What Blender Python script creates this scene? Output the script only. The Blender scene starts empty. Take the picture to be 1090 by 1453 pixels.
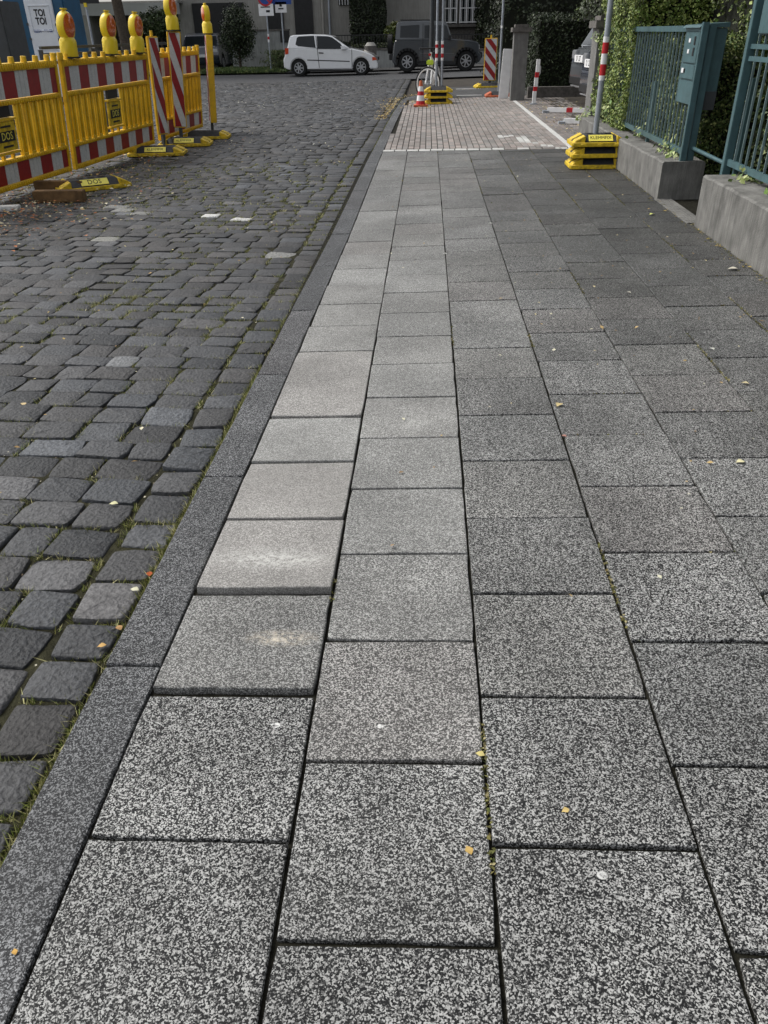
import bpy, bmesh, math, random
import numpy as np
from mathutils import Vector, Matrix, noise
random.seed(7); np.random.seed(7)
R = math.radians
scene = bpy.context.scene
COL = scene.collection

# ------------------------------------------------------------------ camera, world, sun, exposure
F_PX, PITCH, YAW, ROLL, CAM_H = 1091.6, R(31.979), R(-3.366), R(-1.089), 1.366
cr, sr, cp, sp, cy, sy = math.cos(ROLL), math.sin(ROLL), math.cos(PITCH), math.sin(PITCH), math.cos(YAW), math.sin(YAW)
r_ = Vector((cy, -sy, 0)); f_ = Vector((sy, cy, 0)); z_ = Vector((0, 0, 1))
fwd = f_*cp - z_*sp; up_ = z_*cp + f_*sp
right = r_*cr + up_*sr; upc = up_*cr - r_*sr
cam = bpy.data.cameras.new('camera'); camo = bpy.data.objects.new('camera', cam); COL.objects.link(camo)
camo.matrix_world = Matrix(((right.x, upc.x, -fwd.x, 0), (right.y, upc.y, -fwd.y, 0), (right.z, upc.z, -fwd.z, CAM_H), (0, 0, 0, 1)))
cam.sensor_fit = 'VERTICAL'; cam.sensor_height = 36; cam.sensor_width = 27; cam.lens = 36*F_PX/1453
cam.clip_start = .05; cam.clip_end = 2000
scene.camera = camo
SUN_EL, SUN_AZ = R(50), R(-70)        # azimuth measured from +Y towards +X: high on the left, over the road
world = bpy.data.worlds.new('World'); scene.world = world; world.use_nodes = True
nt = world.node_tree; nt.nodes.clear()
sky = nt.nodes.new('ShaderNodeTexSky'); sky.sky_type = 'NISHITA'; sky.sun_disc = False
sky.sun_elevation = SUN_EL; sky.sun_rotation = SUN_AZ; sky.air_density = 1.0; sky.dust_density = 3.0; sky.ozone_density = 1.0
hs = nt.nodes.new('ShaderNodeHueSaturation'); hs.inputs['Saturation'].default_value = .22
bg = nt.nodes.new('ShaderNodeBackground'); bg.inputs['Strength'].default_value = .13
wo = nt.nodes.new('ShaderNodeOutputWorld')
nt.links.new(sky.outputs[0], hs.inputs['Color']); nt.links.new(hs.outputs[0], bg.inputs['Color']); nt.links.new(bg.outputs[0], wo.inputs[0])
sun = bpy.data.lights.new('sun', 'SUN'); sun.energy = 1.3; sun.angle = R(14); sun.color = (1, .96, .9)
suno = bpy.data.objects.new('sun', sun); COL.objects.link(suno)
sd = Vector((math.sin(SUN_AZ)*math.cos(SUN_EL), math.cos(SUN_AZ)*math.cos(SUN_EL), math.sin(SUN_EL)))
suno.rotation_euler = sd.to_track_quat('Z', 'Y').to_euler()
scene.view_settings.view_transform = 'Standard'; scene.view_settings.look = 'None'
scene.view_settings.gamma = 1; scene.view_settings.exposure = .58; scene.view_settings.use_curve_mapping = False
scene.render.engine = 'CYCLES'
scene.cycles.max_bounces = 5; scene.cycles.diffuse_bounces = 3

# ------------------------------------------------------------------ surveying helpers
def G(x, y):                     # the ground: a gentle cross-fall towards the road
    return .075*math.tanh(x/3)
def ray(px, py):
    dx, dy = px-545, py-726.5
    a = dx*cr+dy*sr; b = -dx*sr+dy*cr
    r = a/F_PX; u = -b/F_PX
    U = u*cp-sp; F = cp+u*sp
    return r*cy+F*sy, -r*sy+F*cy, U
def W(px, py, dz=0):             # the ground point surveyed at a pixel of the photograph
    d = ray(px, py); g = 0
    for _ in range(30):
        t = (g+dz-CAM_H)/min(d[2], -1e-3); g = .5*g+.5*G(d[0]*t, d[1]*t)
    return Vector((d[0]*t, d[1]*t, g))
def at(px, py, Y):               # the point at distance Y
    d = ray(px, py); t = Y/d[1]; return Vector((d[0]*t, Y, CAM_H+d[2]*t))

# ------------------------------------------------------------------ mesh helpers
class MB:
    def __init__(s): s.v = []; s.f = []; s.m = []; s.c = []
    def add(s, vs, fs, mi=0):
        n = len(s.v); s.v += [tuple(v) for v in vs]; s.f += [tuple(i+n for i in f) for f in fs]; s.m += [mi]*len(fs)
    def box(s, c, d, rot=None, mi=0):
        hx, hy, hz = d[0]/2, d[1]/2, d[2]/2
        vs = [Vector((x*hx, y*hy, z*hz)) for z in (-1, 1) for x, y in ((-1, -1), (1, -1), (1, 1), (-1, 1))]
        if rot is not None: vs = [rot @ v for v in vs]
        c = Vector(c)
        s.add([v+c for v in vs], [(3, 2, 1, 0), (4, 5, 6, 7), (0, 1, 5, 4), (1, 2, 6, 5), (2, 3, 7, 6), (3, 0, 4, 7)], mi)
        return s
    def bar(s, a, b, w, h, mi=0):        # a rectangular bar from a to b
        a = Vector(a); b = Vector(b); d = b-a; q = d.to_track_quat('Z', 'Y').to_matrix()
        return s.box((a+b)/2, (w, h, d.length), q, mi)
    def cyl(s, a, b, r0, r1=None, n=10, mi=0, cap=True):
        r1 = r0 if r1 is None else r1
        a = Vector(a); b = Vector(b); q = (b-a).to_track_quat('Z', 'Y').to_matrix()
        vs = [a+q@Vector((r0*math.cos(2*math.pi*i/n), r0*math.sin(2*math.pi*i/n), 0)) for i in range(n)]
        vs += [b+q@Vector((r1*math.cos(2*math.pi*i/n), r1*math.sin(2*math.pi*i/n), 0)) for i in range(n)]
        fs = [(i, (i+1) % n, (i+1) % n+n, i+n) for i in range(n)]
        if cap: fs += [tuple(range(n-1, -1, -1)), tuple(range(n, 2*n))]
        s.add(vs, fs, mi); return s
    def prism(s, poly, o, ux, uy, un, depth, mi=0):   # polygon in the (ux,uy) plane, extruded by depth along un
        o = Vector(o); ux = Vector(ux); uy = Vector(uy); un = Vector(un)
        n = len(poly)
        vs = [o+ux*a+uy*b for a, b in poly]+[o+ux*a+uy*b+un*depth for a, b in poly]
        fs = [tuple(range(n-1, -1, -1)), tuple(range(n, 2*n))]+[(i, (i+1) % n, (i+1) % n+n, i+n) for i in range(n)]
        s.add(vs, fs, mi); return s
    def build(s, name, mat, parent=None, loc=None, smooth=False, bevel=0, seg=2):
        me = bpy.data.meshes.new(name)
        v = s.v
        if loc is not None: v = [(a-loc[0], b-loc[1], c-loc[2]) for a, b, c in v]
        me.from_pydata(v, [], s.f)
        mats = mat if isinstance(mat, (list, tuple)) else [mat]
        for m in mats: me.materials.append(m)
        if len(mats) > 1: me.polygons.foreach_set('material_index', s.m)
        o = bpy.data.objects.new(name, me); COL.objects.link(o)
        bm = bmesh.new(); bm.from_mesh(me); bmesh.ops.recalc_face_normals(bm, faces=bm.faces)
        if bevel:
            es = [e for e in bm.edges if len(e.link_faces) == 2 and e.calc_face_angle(0) > .5]
            bmesh.ops.bevel(bm, geom=es, offset=bevel, segments=seg, affect='EDGES', clamp_overlap=True)
        bm.to_mesh(me); bm.free()
        if smooth or bevel:
            me.polygons.foreach_set('use_smooth', [True]*len(me.polygons))
            try: me.set_sharp_from_angle(angle=R(40))
            except Exception: pass
        if parent is not None:
            o.parent = parent
            if loc is not None: o.location = Vector(loc)-parent.location
            elif parent.type == 'EMPTY' or parent.location.length: o.matrix_parent_inverse = Matrix.Translation(parent.location).inverted() if parent.parent is None else Matrix.Identity(4)
        elif loc is not None: o.location = loc
        return o
def tag(o, label, cat, group=None):
    o['label'] = label; o['category'] = cat
    if group: o['group'] = group
    return o
def empty(name, loc, label, cat, group=None):
    o = bpy.data.objects.new(name, None); o.empty_display_size = .1; COL.objects.link(o); o.location = loc
    return tag(o, label, cat, group)
def sub(o, parent):              # attach a sub-part built in world space under a part that is itself under a thing
    o.parent = parent; w = bpy.context
    m = Matrix.Translation(parent.location); p = parent.parent
    tot = parent.matrix_parent_inverse @ parent.matrix_basis
    if p is not None: tot = p.matrix_basis @ tot
    o.matrix_parent_inverse = tot.inverted(); return o
def kind(o, k): o['kind'] = k; return o
def text(body, parent, loc, size, mat, ux, uy, name='lettering', squeeze=1):
    cu = bpy.data.curves.new(name, 'FONT'); cu.body = body; cu.size = size; cu.align_x = 'CENTER'; cu.align_y = 'CENTER'; cu.extrude = .0008
    cu.resolution_u = 3; cu.materials.append(mat)
    o = bpy.data.objects.new(name, cu); COL.objects.link(o)
    ux = Vector(ux).normalized(); uy = Vector(uy).normalized(); un = ux.cross(uy)
    m = Matrix((( ux.x*squeeze, uy.x, un.x, loc[0]), (ux.y*squeeze, uy.y, un.y, loc[1]), (ux.z*squeeze, uy.z, un.z, loc[2]), (0, 0, 0, 1)))
    o.parent = parent
    tot = parent.matrix_basis.copy()
    if parent.parent is not None: tot = parent.parent.matrix_basis @ parent.matrix_parent_inverse @ tot
    o.matrix_basis = tot.inverted() @ m
    return o

# ------------------------------------------------------------------ materials
def mat(name, col, rough=.6, metal=0, var=.12, scale=8, bump=0, bscale=60, spec=.5, coat=0, trans=0, emit=None):
    m = bpy.data.materials.new(name); m.use_nodes = True; n = m.node_tree.nodes; l = m.node_tree.links
    b = n['Principled BSDF']; b.inputs['Roughness'].default_value = rough; b.inputs['Metallic'].default_value = metal
    b.inputs['Specular IOR Level'].default_value = spec; b.inputs['Coat Weight'].default_value = coat
    g = n.new('ShaderNodeNewGeometry')
    t = n.new('ShaderNodeTexNoise'); t.inputs['Scale'].default_value = scale; t.inputs['Detail'].default_value = 5
    l.new(g.outputs['Position'], t.inputs['Vector'])
    r = n.new('ShaderNodeValToRGB'); c = Vector(col[:3])
    r.color_ramp.elements[0].position = .3; r.color_ramp.elements[1].position = .72
    r.color_ramp.elements[0].color = (*(c*(1-var)), 1); r.color_ramp.elements[1].color = (*(c*(1+var)), 1)
    l.new(t.outputs[0], r.inputs[0]); l.new(r.outputs[0], b.inputs['Base Color'])
    if bump:
        t2 = n.new('ShaderNodeTexNoise'); t2.inputs['Scale'].default_value = bscale; t2.inputs['Detail'].default_value = 4
        l.new(g.outputs['Position'], t2.inputs['Vector'])
        bp = n.new('ShaderNodeBump'); bp.inputs['Strength'].default_value = bump; bp.inputs['Distance'].default_value = .01
        l.new(t2.outputs[0], bp.inputs['Height']); l.new(bp.outputs[0], b.inputs['Normal'])
    return m
def N(m): return m.node_tree.nodes, m.node_tree.links, m.node_tree.nodes['Principled BSDF']
def vmat(name, rough=.7, spec=.3, bump=.5, bscale=90, bdist=.004, subsurf=0, detail=.25):   # colour from the mesh colour attribute, plus grain
    m = bpy.data.materials.new(name); m.use_nodes = True; n, l, b = N(m)
    b.inputs['Roughness'].default_value = rough; b.inputs['Specular IOR Level'].default_value = spec
    a = n.new('ShaderNodeAttribute'); a.attribute_name = 'Col'
    g = n.new('ShaderNodeNewGeometry'); t = n.new('ShaderNodeTexNoise'); t.inputs['Scale'].default_value = bscale; t.inputs['Detail'].default_value = 6
    l.new(g.outputs['Position'], t.inputs['Vector'])
    mr = n.new('ShaderNodeMapRange'); mr.inputs[1].default_value = .3; mr.inputs[2].default_value = .7; mr.inputs[3].default_value = 1-detail; mr.inputs[4].default_value = 1+detail
    l.new(t.outputs[0], mr.inputs[0])
    vm = n.new('ShaderNodeVectorMath'); vm.operation = 'SCALE'; l.new(a.outputs['Color'], vm.inputs[0]); l.new(mr.outputs[0], vm.inputs['Scale'])
    l.new(vm.outputs[0], b.inputs['Base Color'])
    if bump:
        bp = n.new('ShaderNodeBump'); bp.inputs['Strength'].default_value = bump; bp.inputs['Distance'].default_value = bdist
        l.new(t.outputs[0], bp.inputs['Height']); l.new(bp.outputs[0], b.inputs['Normal'])
    return m
def set_col(me, cols_per_face):
    a = me.color_attributes.new('Col', 'FLOAT_COLOR', 'CORNER')
    out = np.empty((len(me.loops), 4), np.float32); ls = np.empty(len(me.polygons), np.int32); lt = np.empty(len(me.polygons), np.int32)
    me.polygons.foreach_get('loop_start', ls); me.polygons.foreach_get('loop_total', lt)
    c = np.asarray(cols_per_face, np.float32); out[:] = 1
    out[:, :3] = np.repeat(c, lt, axis=0)
    a.data.foreach_set('color', out.ravel())

def slab_material(name, dark, light, thr, worn_light):
    m = bpy.data.materials.new(name); m.use_nodes = True; n, l, b = N(m)
    g = n.new('ShaderNodeNewGeometry'); oi = n.new('ShaderNodeObjectInfo')
    sc = n.new('ShaderNodeVectorMath'); sc.operation = 'SCALE'; sc.inputs[0].default_value = (31, 17, 7); l.new(oi.outputs['Random'], sc.inputs['Scale'])
    ad = n.new('ShaderNodeVectorMath'); l.new(g.outputs['Position'], ad.inputs[0]); l.new(sc.outputs[0], ad.inputs[1])
    # aggregate: crushed stone chips of a few millimetres
    vo = n.new('ShaderNodeTexVoronoi'); vo.feature = 'F1'; vo.inputs['Scale'].default_value = 370; vo.inputs['Randomness'].default_value = 1
    dis = n.new('ShaderNodeTexNoise'); dis.inputs['Scale'].default_value = 160; dis.inputs['Detail'].default_value = 2
    l.new(ad.outputs[0], dis.inputs['Vector'])
    mx = n.new('ShaderNodeVectorMath'); mx.operation = 'MULTIPLY_ADD'; l.new(dis.outputs['Color'], mx.inputs[0]); mx.inputs[1].default_value = (.006,)*3; l.new(ad.outputs[0], mx.inputs[2])
    l.new(mx.outputs[0], vo.inputs['Vector'])
    sep = n.new('ShaderNodeSeparateColor'); l.new(vo.outputs['Color'], sep.inputs[0])
    n2 = n.new('ShaderNodeTexNoise'); n2.inputs['Scale'].default_value = 140; n2.inputs['Detail'].default_value = 3; n2.inputs['Roughness'].default_value = .7; l.new(ad.outputs[0], n2.inputs['Vector'])
    s1 = n.new('ShaderNodeMath'); s1.operation = 'MULTIPLY_ADD'; l.new(n2.outputs[0], s1.inputs[0]); s1.inputs[1].default_value = .8; l.new(sep.outputs[0], s1.inputs[2])
    # wear flattens and brightens the surface
    wr = n.new('ShaderNodeAttribute'); wr.attribute_type = 'OBJECT'; wr.attribute_name = 'wear'
    rmp = n.new('ShaderNodeValToRGB'); e = rmp.color_ramp.elements
    e[0].position = thr-.12; e[0].color = (*dark, 1); e[1].position = thr+.12; e[1].color = (*light, 1)
    mid = e.new(thr+.0); k = [(.62*a+.38*c)*.9 for a, c in zip(dark, light)]; mid.color = (*k, 1)
    s2 = n.new('ShaderNodeMath'); s2.operation = 'MULTIPLY'; l.new(s1.outputs[0], s2.inputs[0]); s2.inputs[1].default_value = .55
    l.new(s2.outputs[0], rmp.inputs[0])
    # broad mottling, then each slab darkened for dirt and painted-in hedge shade
    n3 = n.new('ShaderNodeTexNoise'); n3.inputs['Scale'].default_value = 3.2; n3.inputs['Detail'].default_value = 4; l.new(ad.outputs[0], n3.inputs['Vector'])
    mr = n.new('ShaderNodeMapRange'); mr.inputs[1].default_value = .3; mr.inputs[2].default_value = .7; mr.inputs[3].default_value = .84; mr.inputs[4].default_value = 1.14; l.new(n3.outputs[0], mr.inputs[0])
    rr = n.new('ShaderNodeMapRange'); rr.inputs[3].default_value = .88; rr.inputs[4].default_value = 1.1; l.new(oi.outputs['Random'], rr.inputs[0])
    mm0 = n.new('ShaderNodeMath'); mm0.operation = 'MULTIPLY'; l.new(mr.outputs[0], mm0.inputs[0]); l.new(rr.outputs[0], mm0.inputs[1]); dk = n.new('ShaderNodeAttribute'); dk.attribute_type = 'OBJECT'; dk.attribute_name = 'dirt_shade'; dk1 = n.new('ShaderNodeMath'); dk1.operation = 'SUBTRACT'; dk1.inputs[0].default_value = 1; l.new(dk.outputs['Fac'], dk1.inputs[1]); mm = n.new('ShaderNodeMath'); mm.operation = 'MULTIPLY'; l.new(mm0.outputs[0], mm.inputs[0]); l.new(dk1.outputs[0], mm.inputs[1])
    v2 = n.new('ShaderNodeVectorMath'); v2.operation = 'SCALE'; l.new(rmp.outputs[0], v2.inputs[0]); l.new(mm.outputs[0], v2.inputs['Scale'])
    # dust film proportional to wear
    n4 = n.new('ShaderNodeTexNoise'); n4.inputs['Scale'].default_value = 2.2; n4.inputs['Detail'].default_value = 5; l.new(g.outputs['Position'], n4.inputs['Vector'])
    m4 = n.new('ShaderNodeMapRange'); m4.inputs[1].default_value = .25; m4.inputs[2].default_value = .75; m4.inputs[3].default_value = .75; m4.inputs[4].default_value = 1.1; l.new(n4.outputs[0], m4.inputs[0])
    wf = n.new('ShaderNodeMath'); wf.operation = 'MULTIPLY'; wf.use_clamp = True; l.new(m4.outputs[0], wf.inputs[0]); l.new(wr.outputs['Fac'], wf.inputs[1])
    mix = n.new('ShaderNodeMix'); mix.data_type = 'RGBA'; l.new(wf.outputs[0], mix.inputs['Factor']); l.new(v2.outputs[0], mix.inputs[6]); wl = n.new('ShaderNodeMapRange'); wl.inputs[1].default_value = .25; wl.inputs[2].default_value = 1.45; wl.inputs[3].default_value = .62; wl.inputs[4].default_value = 1.4; l.new(s1.outputs[0], wl.inputs[0]); wv = n.new('ShaderNodeVectorMath'); wv.operation = 'SCALE'; wv.inputs[0].default_value = worn_light; l.new(wl.outputs[0], wv.inputs['Scale']); l.new(wv.outputs[0], mix.inputs[7])
    # a few pale scuffs left by something dragged over the kerbside slabs
    hv = n.new('ShaderNodeValToRGB'); hv.color_ramp.interpolation = 'CONSTANT'; ee = hv.color_ramp.elements; ee[0].position = 0; ee[0].color = (1, 1, 1, 1); ee[1].position = .45; ee[1].color = (1.0, .995, .985, 1); e3 = ee.new(.7); e3.color = (1.01, .988, .982, 1); e4 = ee.new(.85); e4.color = (.99, .996, 1.0, 1)
    sp_ = n.new('ShaderNodeMath'); sp_.operation = 'FRACT'; sp1 = n.new('ShaderNodeMath'); sp1.operation = 'MULTIPLY'; sp1.inputs[1].default_value = 7.31; l.new(oi.outputs['Random'], sp1.inputs[0]); l.new(sp1.outputs[0], sp_.inputs[0]); l.new(sp_.outputs[0], hv.inputs[0])
    # water stains and trodden-in dirt with soft irregular outlines
    ns = n.new('ShaderNodeTexNoise'); ns.inputs['Scale'].default_value = 1.3; ns.inputs['Detail'].default_value = 8; ns.inputs['Roughness'].default_value = .62; l.new(g.outputs['Position'], ns.inputs['Vector'])
    ms_ = n.new('ShaderNodeMapRange'); ms_.inputs[1].default_value = .42; ms_.inputs[2].default_value = .60; ms_.inputs[3].default_value = .78; ms_.inputs[4].default_value = 1.06; l.new(ns.outputs[0], ms_.inputs[0])
    hm = n.new('ShaderNodeVectorMath'); hm.operation = 'MULTIPLY'; l.new(mix.outputs[2], hm.inputs[0]); l.new(hv.outputs[0], hm.inputs[1])
    hm2 = n.new('ShaderNodeVectorMath'); hm2.operation = 'SCALE'; l.new(hm.outputs[0], hm2.inputs[0]); l.new(ms_.outputs[0], hm2.inputs['Scale'])
    last = hm2.outputs[0]
    n2t = n.new('ShaderNodeTexNoise'); n2t.inputs['Scale'].default_value = 55; n2t.inputs['Detail'].default_value = 6; n2t.inputs['Roughness'].default_value = .75; l.new(g.outputs['Position'], n2t.inputs['Vector']); n2s = n.new('ShaderNodeMapRange'); n2s.inputs[1].default_value = .42; n2s.inputs[2].default_value = .66; l.new(n2t.outputs[0], n2s.inputs[0])
    for (px, py, rx, ry, c, st) in ((402, 908, .10, .035, (.60, .54, .44), 1.1), (405, 800, .15, .04, (.6, .6, .56), .8), (375, 795, .19, .07, (.62, .62, .59), .8), (588, 600, .07, .06, (.6, .6, .57), .6), (391, 1029, .012, .009, (.7, .7, .68), 2.), (541, 1031, .010, .008, (.7, .7, .68), 1.8), (855, 1242, .012, .009, (.6, .6, .58), 1.6), (470, 445, .03, .02, (.05, .05, .05), .8), (580, 950, .02, .01, (.02, .02, .02), .8)):
        q = W(px, py)
        mp = n.new('ShaderNodeVectorMath'); mp.operation = 'SUBTRACT'; l.new(g.outputs['Position'], mp.inputs[0]); mp.inputs[1].default_value = q
        dv = n.new('ShaderNodeVectorMath'); dv.operation = 'MULTIPLY'; l.new(mp.outputs[0], dv.inputs[0]); dv.inputs[1].default_value = (1/rx, 1/ry, 0)
        ln = n.new('ShaderNodeVectorMath'); ln.operation = 'LENGTH'; l.new(dv.outputs[0], ln.inputs[0])
        ms = n.new('ShaderNodeMapRange'); ms.inputs[1].default_value = 1.15 if rx > .03 else 1.0; ms.inputs[2].default_value = .2 if rx > .03 else .8; ms.inputs[3].default_value = 0; ms.inputs[4].default_value = 1; l.new(ln.outputs['Value'], ms.inputs[0])
        mu = n.new('ShaderNodeMath'); mu.operation = 'MULTIPLY'; l.new(ms.outputs[0], mu.inputs[0])
        l.new(n2s.outputs[0], mu.inputs[1])
        mu2 = n.new('ShaderNodeMath'); mu2.operation = 'MULTIPLY'; mu2.use_clamp = True; l.new(mu.outputs[0], mu2.inputs[0]); mu2.inputs[1].default_value = st
        mi = n.new('ShaderNodeMix'); mi.data_type = 'RGBA'; l.new(mu2.outputs[0], mi.inputs['Factor']); l.new(last, mi.inputs[6]); mi.inputs[7].default_value = (*c, 1); last = mi.outputs[2]
    l.new(last, b.inputs['Base Color'])
    b.inputs['Roughness'].default_value = .6; b.inputs['Specular IOR Level'].default_value = .2
    bp = n.new('ShaderNodeBump'); bp.inputs['Strength'].default_value = .35; bp.inputs['Distance'].default_value = .0016; l.new(s1.outputs[0], bp.inputs['Height']); l.new(bp.outputs[0], b.inputs['Normal'])
    return m
M = {}
M['slab'] = slab_material('exposed_aggregate_slab', (.010, .0105, .011), (.47, .47, .455), .565, (.345, .342, .325))
M['kerb'] = slab_material('kerb_basalt_concrete', (.012, .013, .015), (.33, .335, .34), .575, (.058, .059, .061))
M['cobble'] = vmat('basalt_cobble', rough=.6, spec=.36, bump=1.0, bscale=70, bdist=.010, detail=.45)
M['brick'] = vmat('pink_clinker', rough=.75, spec=.3, bump=.4, bscale=70, bdist=.003, detail=.2)
M['leaf'] = vmat('leaf', rough=.5, spec=.35, bump=0, bscale=20, detail=.1)
M['litter'] = vmat('dry_leaf', rough=.8, spec=.2, bump=0, bscale=60, detail=.15)
M['stone_block'] = vmat('sandstone_ashlar', rough=.9, spec=.2, bump=.5, bscale=12, bdist=.02, detail=.15)
M['soil'] = mat('joint_soil', (.020, .019, .014), .95, var=.5, scale=40, bump=.8, bscale=120, spec=.1)
M['moss'] = mat('mossy_joint', (.034, .033, .019), .95, var=.6, scale=14, bump=.8, bscale=150, spec=.1)
M['asphalt'] = mat('asphalt', (.062, .063, .066), .8, var=.25, scale=30, bump=.5, bscale=200, spec=.35)
M['asphalt2'] = mat('old_pavement_asphalt', (.05, .05, .05), .85, var=.35, scale=6, bump=.5, bscale=150)
M['earth'] = mat('garden_earth', (.035, .028, .02), .95, var=.4, scale=5, bump=.8, bscale=30)
M['grassbed'] = mat('grass_bed', (.04, .06, .018), .95, var=.5, scale=4, bump=.8, bscale=60)
M['concrete'] = mat('weathered_concrete', (.19, .187, .175), .9, var=.3, scale=7, bump=.5, bscale=90, spec=.25)
M['pillar'] = mat('rendered_pillar', (.19, .187, .18), .9, var=.15, scale=9, bump=.4, bscale=120, spec=.25)
M['cap'] = mat('dark_stone_cap', (.13, .12, .11), .9, var=.35, scale=14, bump=.8, bscale=60)
M['yellow'] = mat('yellow_plastic', (.80, .50, .014), .45, var=.14, scale=6, spec=.45)
M['lampyellow'] = mat('lamp_yellow_plastic', (.85, .62, .02), .35, var=.05, scale=6, spec=.5)
M['orange_lens'] = mat('orange_lens', (.62, .12, .012), .15, var=.25, scale=60, spec=.8, coat=.6)
M['red'] = mat('retroreflective_red', (.30, .012, .014), .4, var=.15, scale=20)
M['redbright'] = mat('red_band', (.5, .012, .02), .4, var=.1, scale=20)
M['white'] = mat('retroreflective_white', (.62, .63, .64), .45, var=.12, scale=60)
M['whitepaint'] = mat('white_paint', (.82, .82, .82), .45, var=.08, scale=10)
M['roadpaint'] = mat('worn_road_paint', (.62, .62, .6), .8, var=.25, scale=30, bump=.3)
M['rubber'] = mat('black_recycled_rubber', (.03, .031, .034), .75, var=.3, scale=30, bump=.6, bscale=150)
M['footyellow'] = mat('scuffed_yellow', (.68, .47, .015), .6, var=.3, scale=18, bump=.2)
M['footorange'] = mat('orange_foot_paint', (.55, .13, .05), .6, var=.2, scale=18)
M['labelyellow'] = mat('pale_yellow_label', (.85, .75, .12), .5, var=.05)
M['black'] = mat('black_plastic', (.012, .012, .013), .5, var=.1)
M['ink'] = mat('black_ink', (.01, .01, .012), .6, var=.1)
M['teal'] = mat('teal_gloss_paint', (.070, .135, .148), .38, var=.12, scale=9, spec=.5)
M['teallit'] = mat('highlit_teal_paint', (.17, .24, .25), .45, var=.2, scale=12, spec=.5)  # paler teal for the fence bars, their highlights put into the colour
M['galv'] = mat('galvanised_steel', (.36, .39, .43), .45, metal=.4, var=.15, scale=14)
M['darksteel'] = mat('dark_steel', (.05, .055, .06), .5, var=.2)
M['blue'] = mat('blue_booth_plastic', (.012, .085, .17), .4, var=.2, scale=3)
M['boothwhite'] = mat('white_booth_plastic', (.78, .81, .86), .4, var=.06, scale=3)
M['carwhite'] = mat('white_car_paint', (.82, .83, .84), .25, var=.03, coat=1)
M['cargrey'] = mat('grey_car_paint', (.045, .052, .060), .3, var=.05, coat=1)
M['carsilver'] = mat('silver_car_paint', (.11, .12, .13), .28, metal=.3, var=.05, coat=1)
M['cardark'] = mat('dark_car_paint', (.018, .024, .04), .2, var=.05, coat=1)
M['glass'] = mat('car_glass', (.012, .015, .017), .08, var=.2, scale=2, spec=.35)
M['tyre'] = mat('tyre', (.012, .012, .012), .85, var=.2)
M['rim'] = mat('alloy_rim', (.45, .46, .48), .3, metal=.6, var=.1)
M['taillight'] = mat('red_orange_tail_light', (.6, .06, .015), .2, var=.1, coat=.7)
M['timber'] = mat('weathered_timber', (.16, .09, .035), .85, var=.4, scale=12, bump=.5)
M['trunk'] = mat('bark', (.07, .055, .04), .95, var=.35, scale=14, bump=1, bscale=30)
M['house'] = mat('grey_render', (.32, .31, .285), .9, var=.1, scale=2)
M['housewhite'] = mat('white_fascia', (.42, .43, .42), .8, var=.1, scale=1.5)
M['darkdoor'] = mat('dark_door', (.012, .012, .013), .6, var=.3)
M['lowwall'] = mat('pale_garden_wall', (.33, .34, .33), .9, var=.18, scale=2.5)
M['signblue'] = mat('sign_blue', (.01, .06, .3), .4, var=.05)
M['hivis'] = mat('hivis_yellow', (.6, .75, .05), .6, var=.15)
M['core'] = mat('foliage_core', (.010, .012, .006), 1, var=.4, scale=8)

def streaks(m, amt=.45, sc=1.6):
    n, l, b = N(m); src = b.inputs['Base Color'].links[0].from_socket
    g = n.new('ShaderNodeNewGeometry'); mp = n.new('ShaderNodeMapping'); mp.inputs['Scale'].default_value = (9, 9, .9); l.new(g.outputs['Position'], mp.inputs[0])
    t = n.new('ShaderNodeTexNoise'); t.inputs['Scale'].default_value = sc; t.inputs['Detail'].default_value = 9; t.inputs['Roughness'].default_value = .7; l.new(mp.outputs[0], t.inputs['Vector'])
    mr = n.new('ShaderNodeMapRange'); mr.inputs[1].default_value = .35; mr.inputs[2].default_value = .68; mr.inputs[3].default_value = 1-amt; mr.inputs[4].default_value = 1+amt*.5; l.new(t.outputs[0], mr.inputs[0])
    v = n.new('ShaderNodeVectorMath'); v.operation = 'SCALE'; l.new(src, v.inputs[0]); l.new(mr.outputs[0], v.inputs['Scale']); l.new(v.outputs[0], b.inputs['Base Color'])
def grime(m, amt=.35, col=(.05, .04, .025), sc=9):
    # scuffs and dried mud in blotches
    n, l, b = N(m); src = b.inputs['Base Color'].links[0].from_socket
    g = n.new('ShaderNodeNewGeometry'); t = n.new('ShaderNodeTexNoise'); t.inputs['Scale'].default_value = sc; t.inputs['Detail'].default_value = 9; t.inputs['Roughness'].default_value = .75; l.new(g.outputs['Position'], t.inputs['Vector'])
    mr = n.new('ShaderNodeMapRange'); mr.inputs[1].default_value = .50; mr.inputs[2].default_value = .74; mr.inputs[3].default_value = 0; mr.inputs[4].default_value = amt*2; l.new(t.outputs[0], mr.inputs[0])
    mx = n.new('ShaderNodeMix'); mx.data_type = 'RGBA'; l.new(mr.outputs[0], mx.inputs['Factor']); l.new(src, mx.inputs[6]); mx.inputs[7].default_value = (*col, 1); l.new(mx.outputs[2], b.inputs['Base Color'])
streaks(M['concrete'], .3, 4); streaks(M['pillar'], .2, 3); streaks(M['house'], .2); streaks(M['lowwall'], .25); streaks(M['teal'], .18)
grime(M['yellow'], .30, (.30, .16, .03)); grime(M['red'], .25, (.12, .03, .03)); grime(M['white'], .22, (.25, .23, .2)); grime(M['footyellow'], .5, (.08, .06, .03), 16); grime(M['teal'], .2, (.04, .05, .045), 20); grime(M['boothwhite'], .1, (.4, .42, .45))
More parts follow.
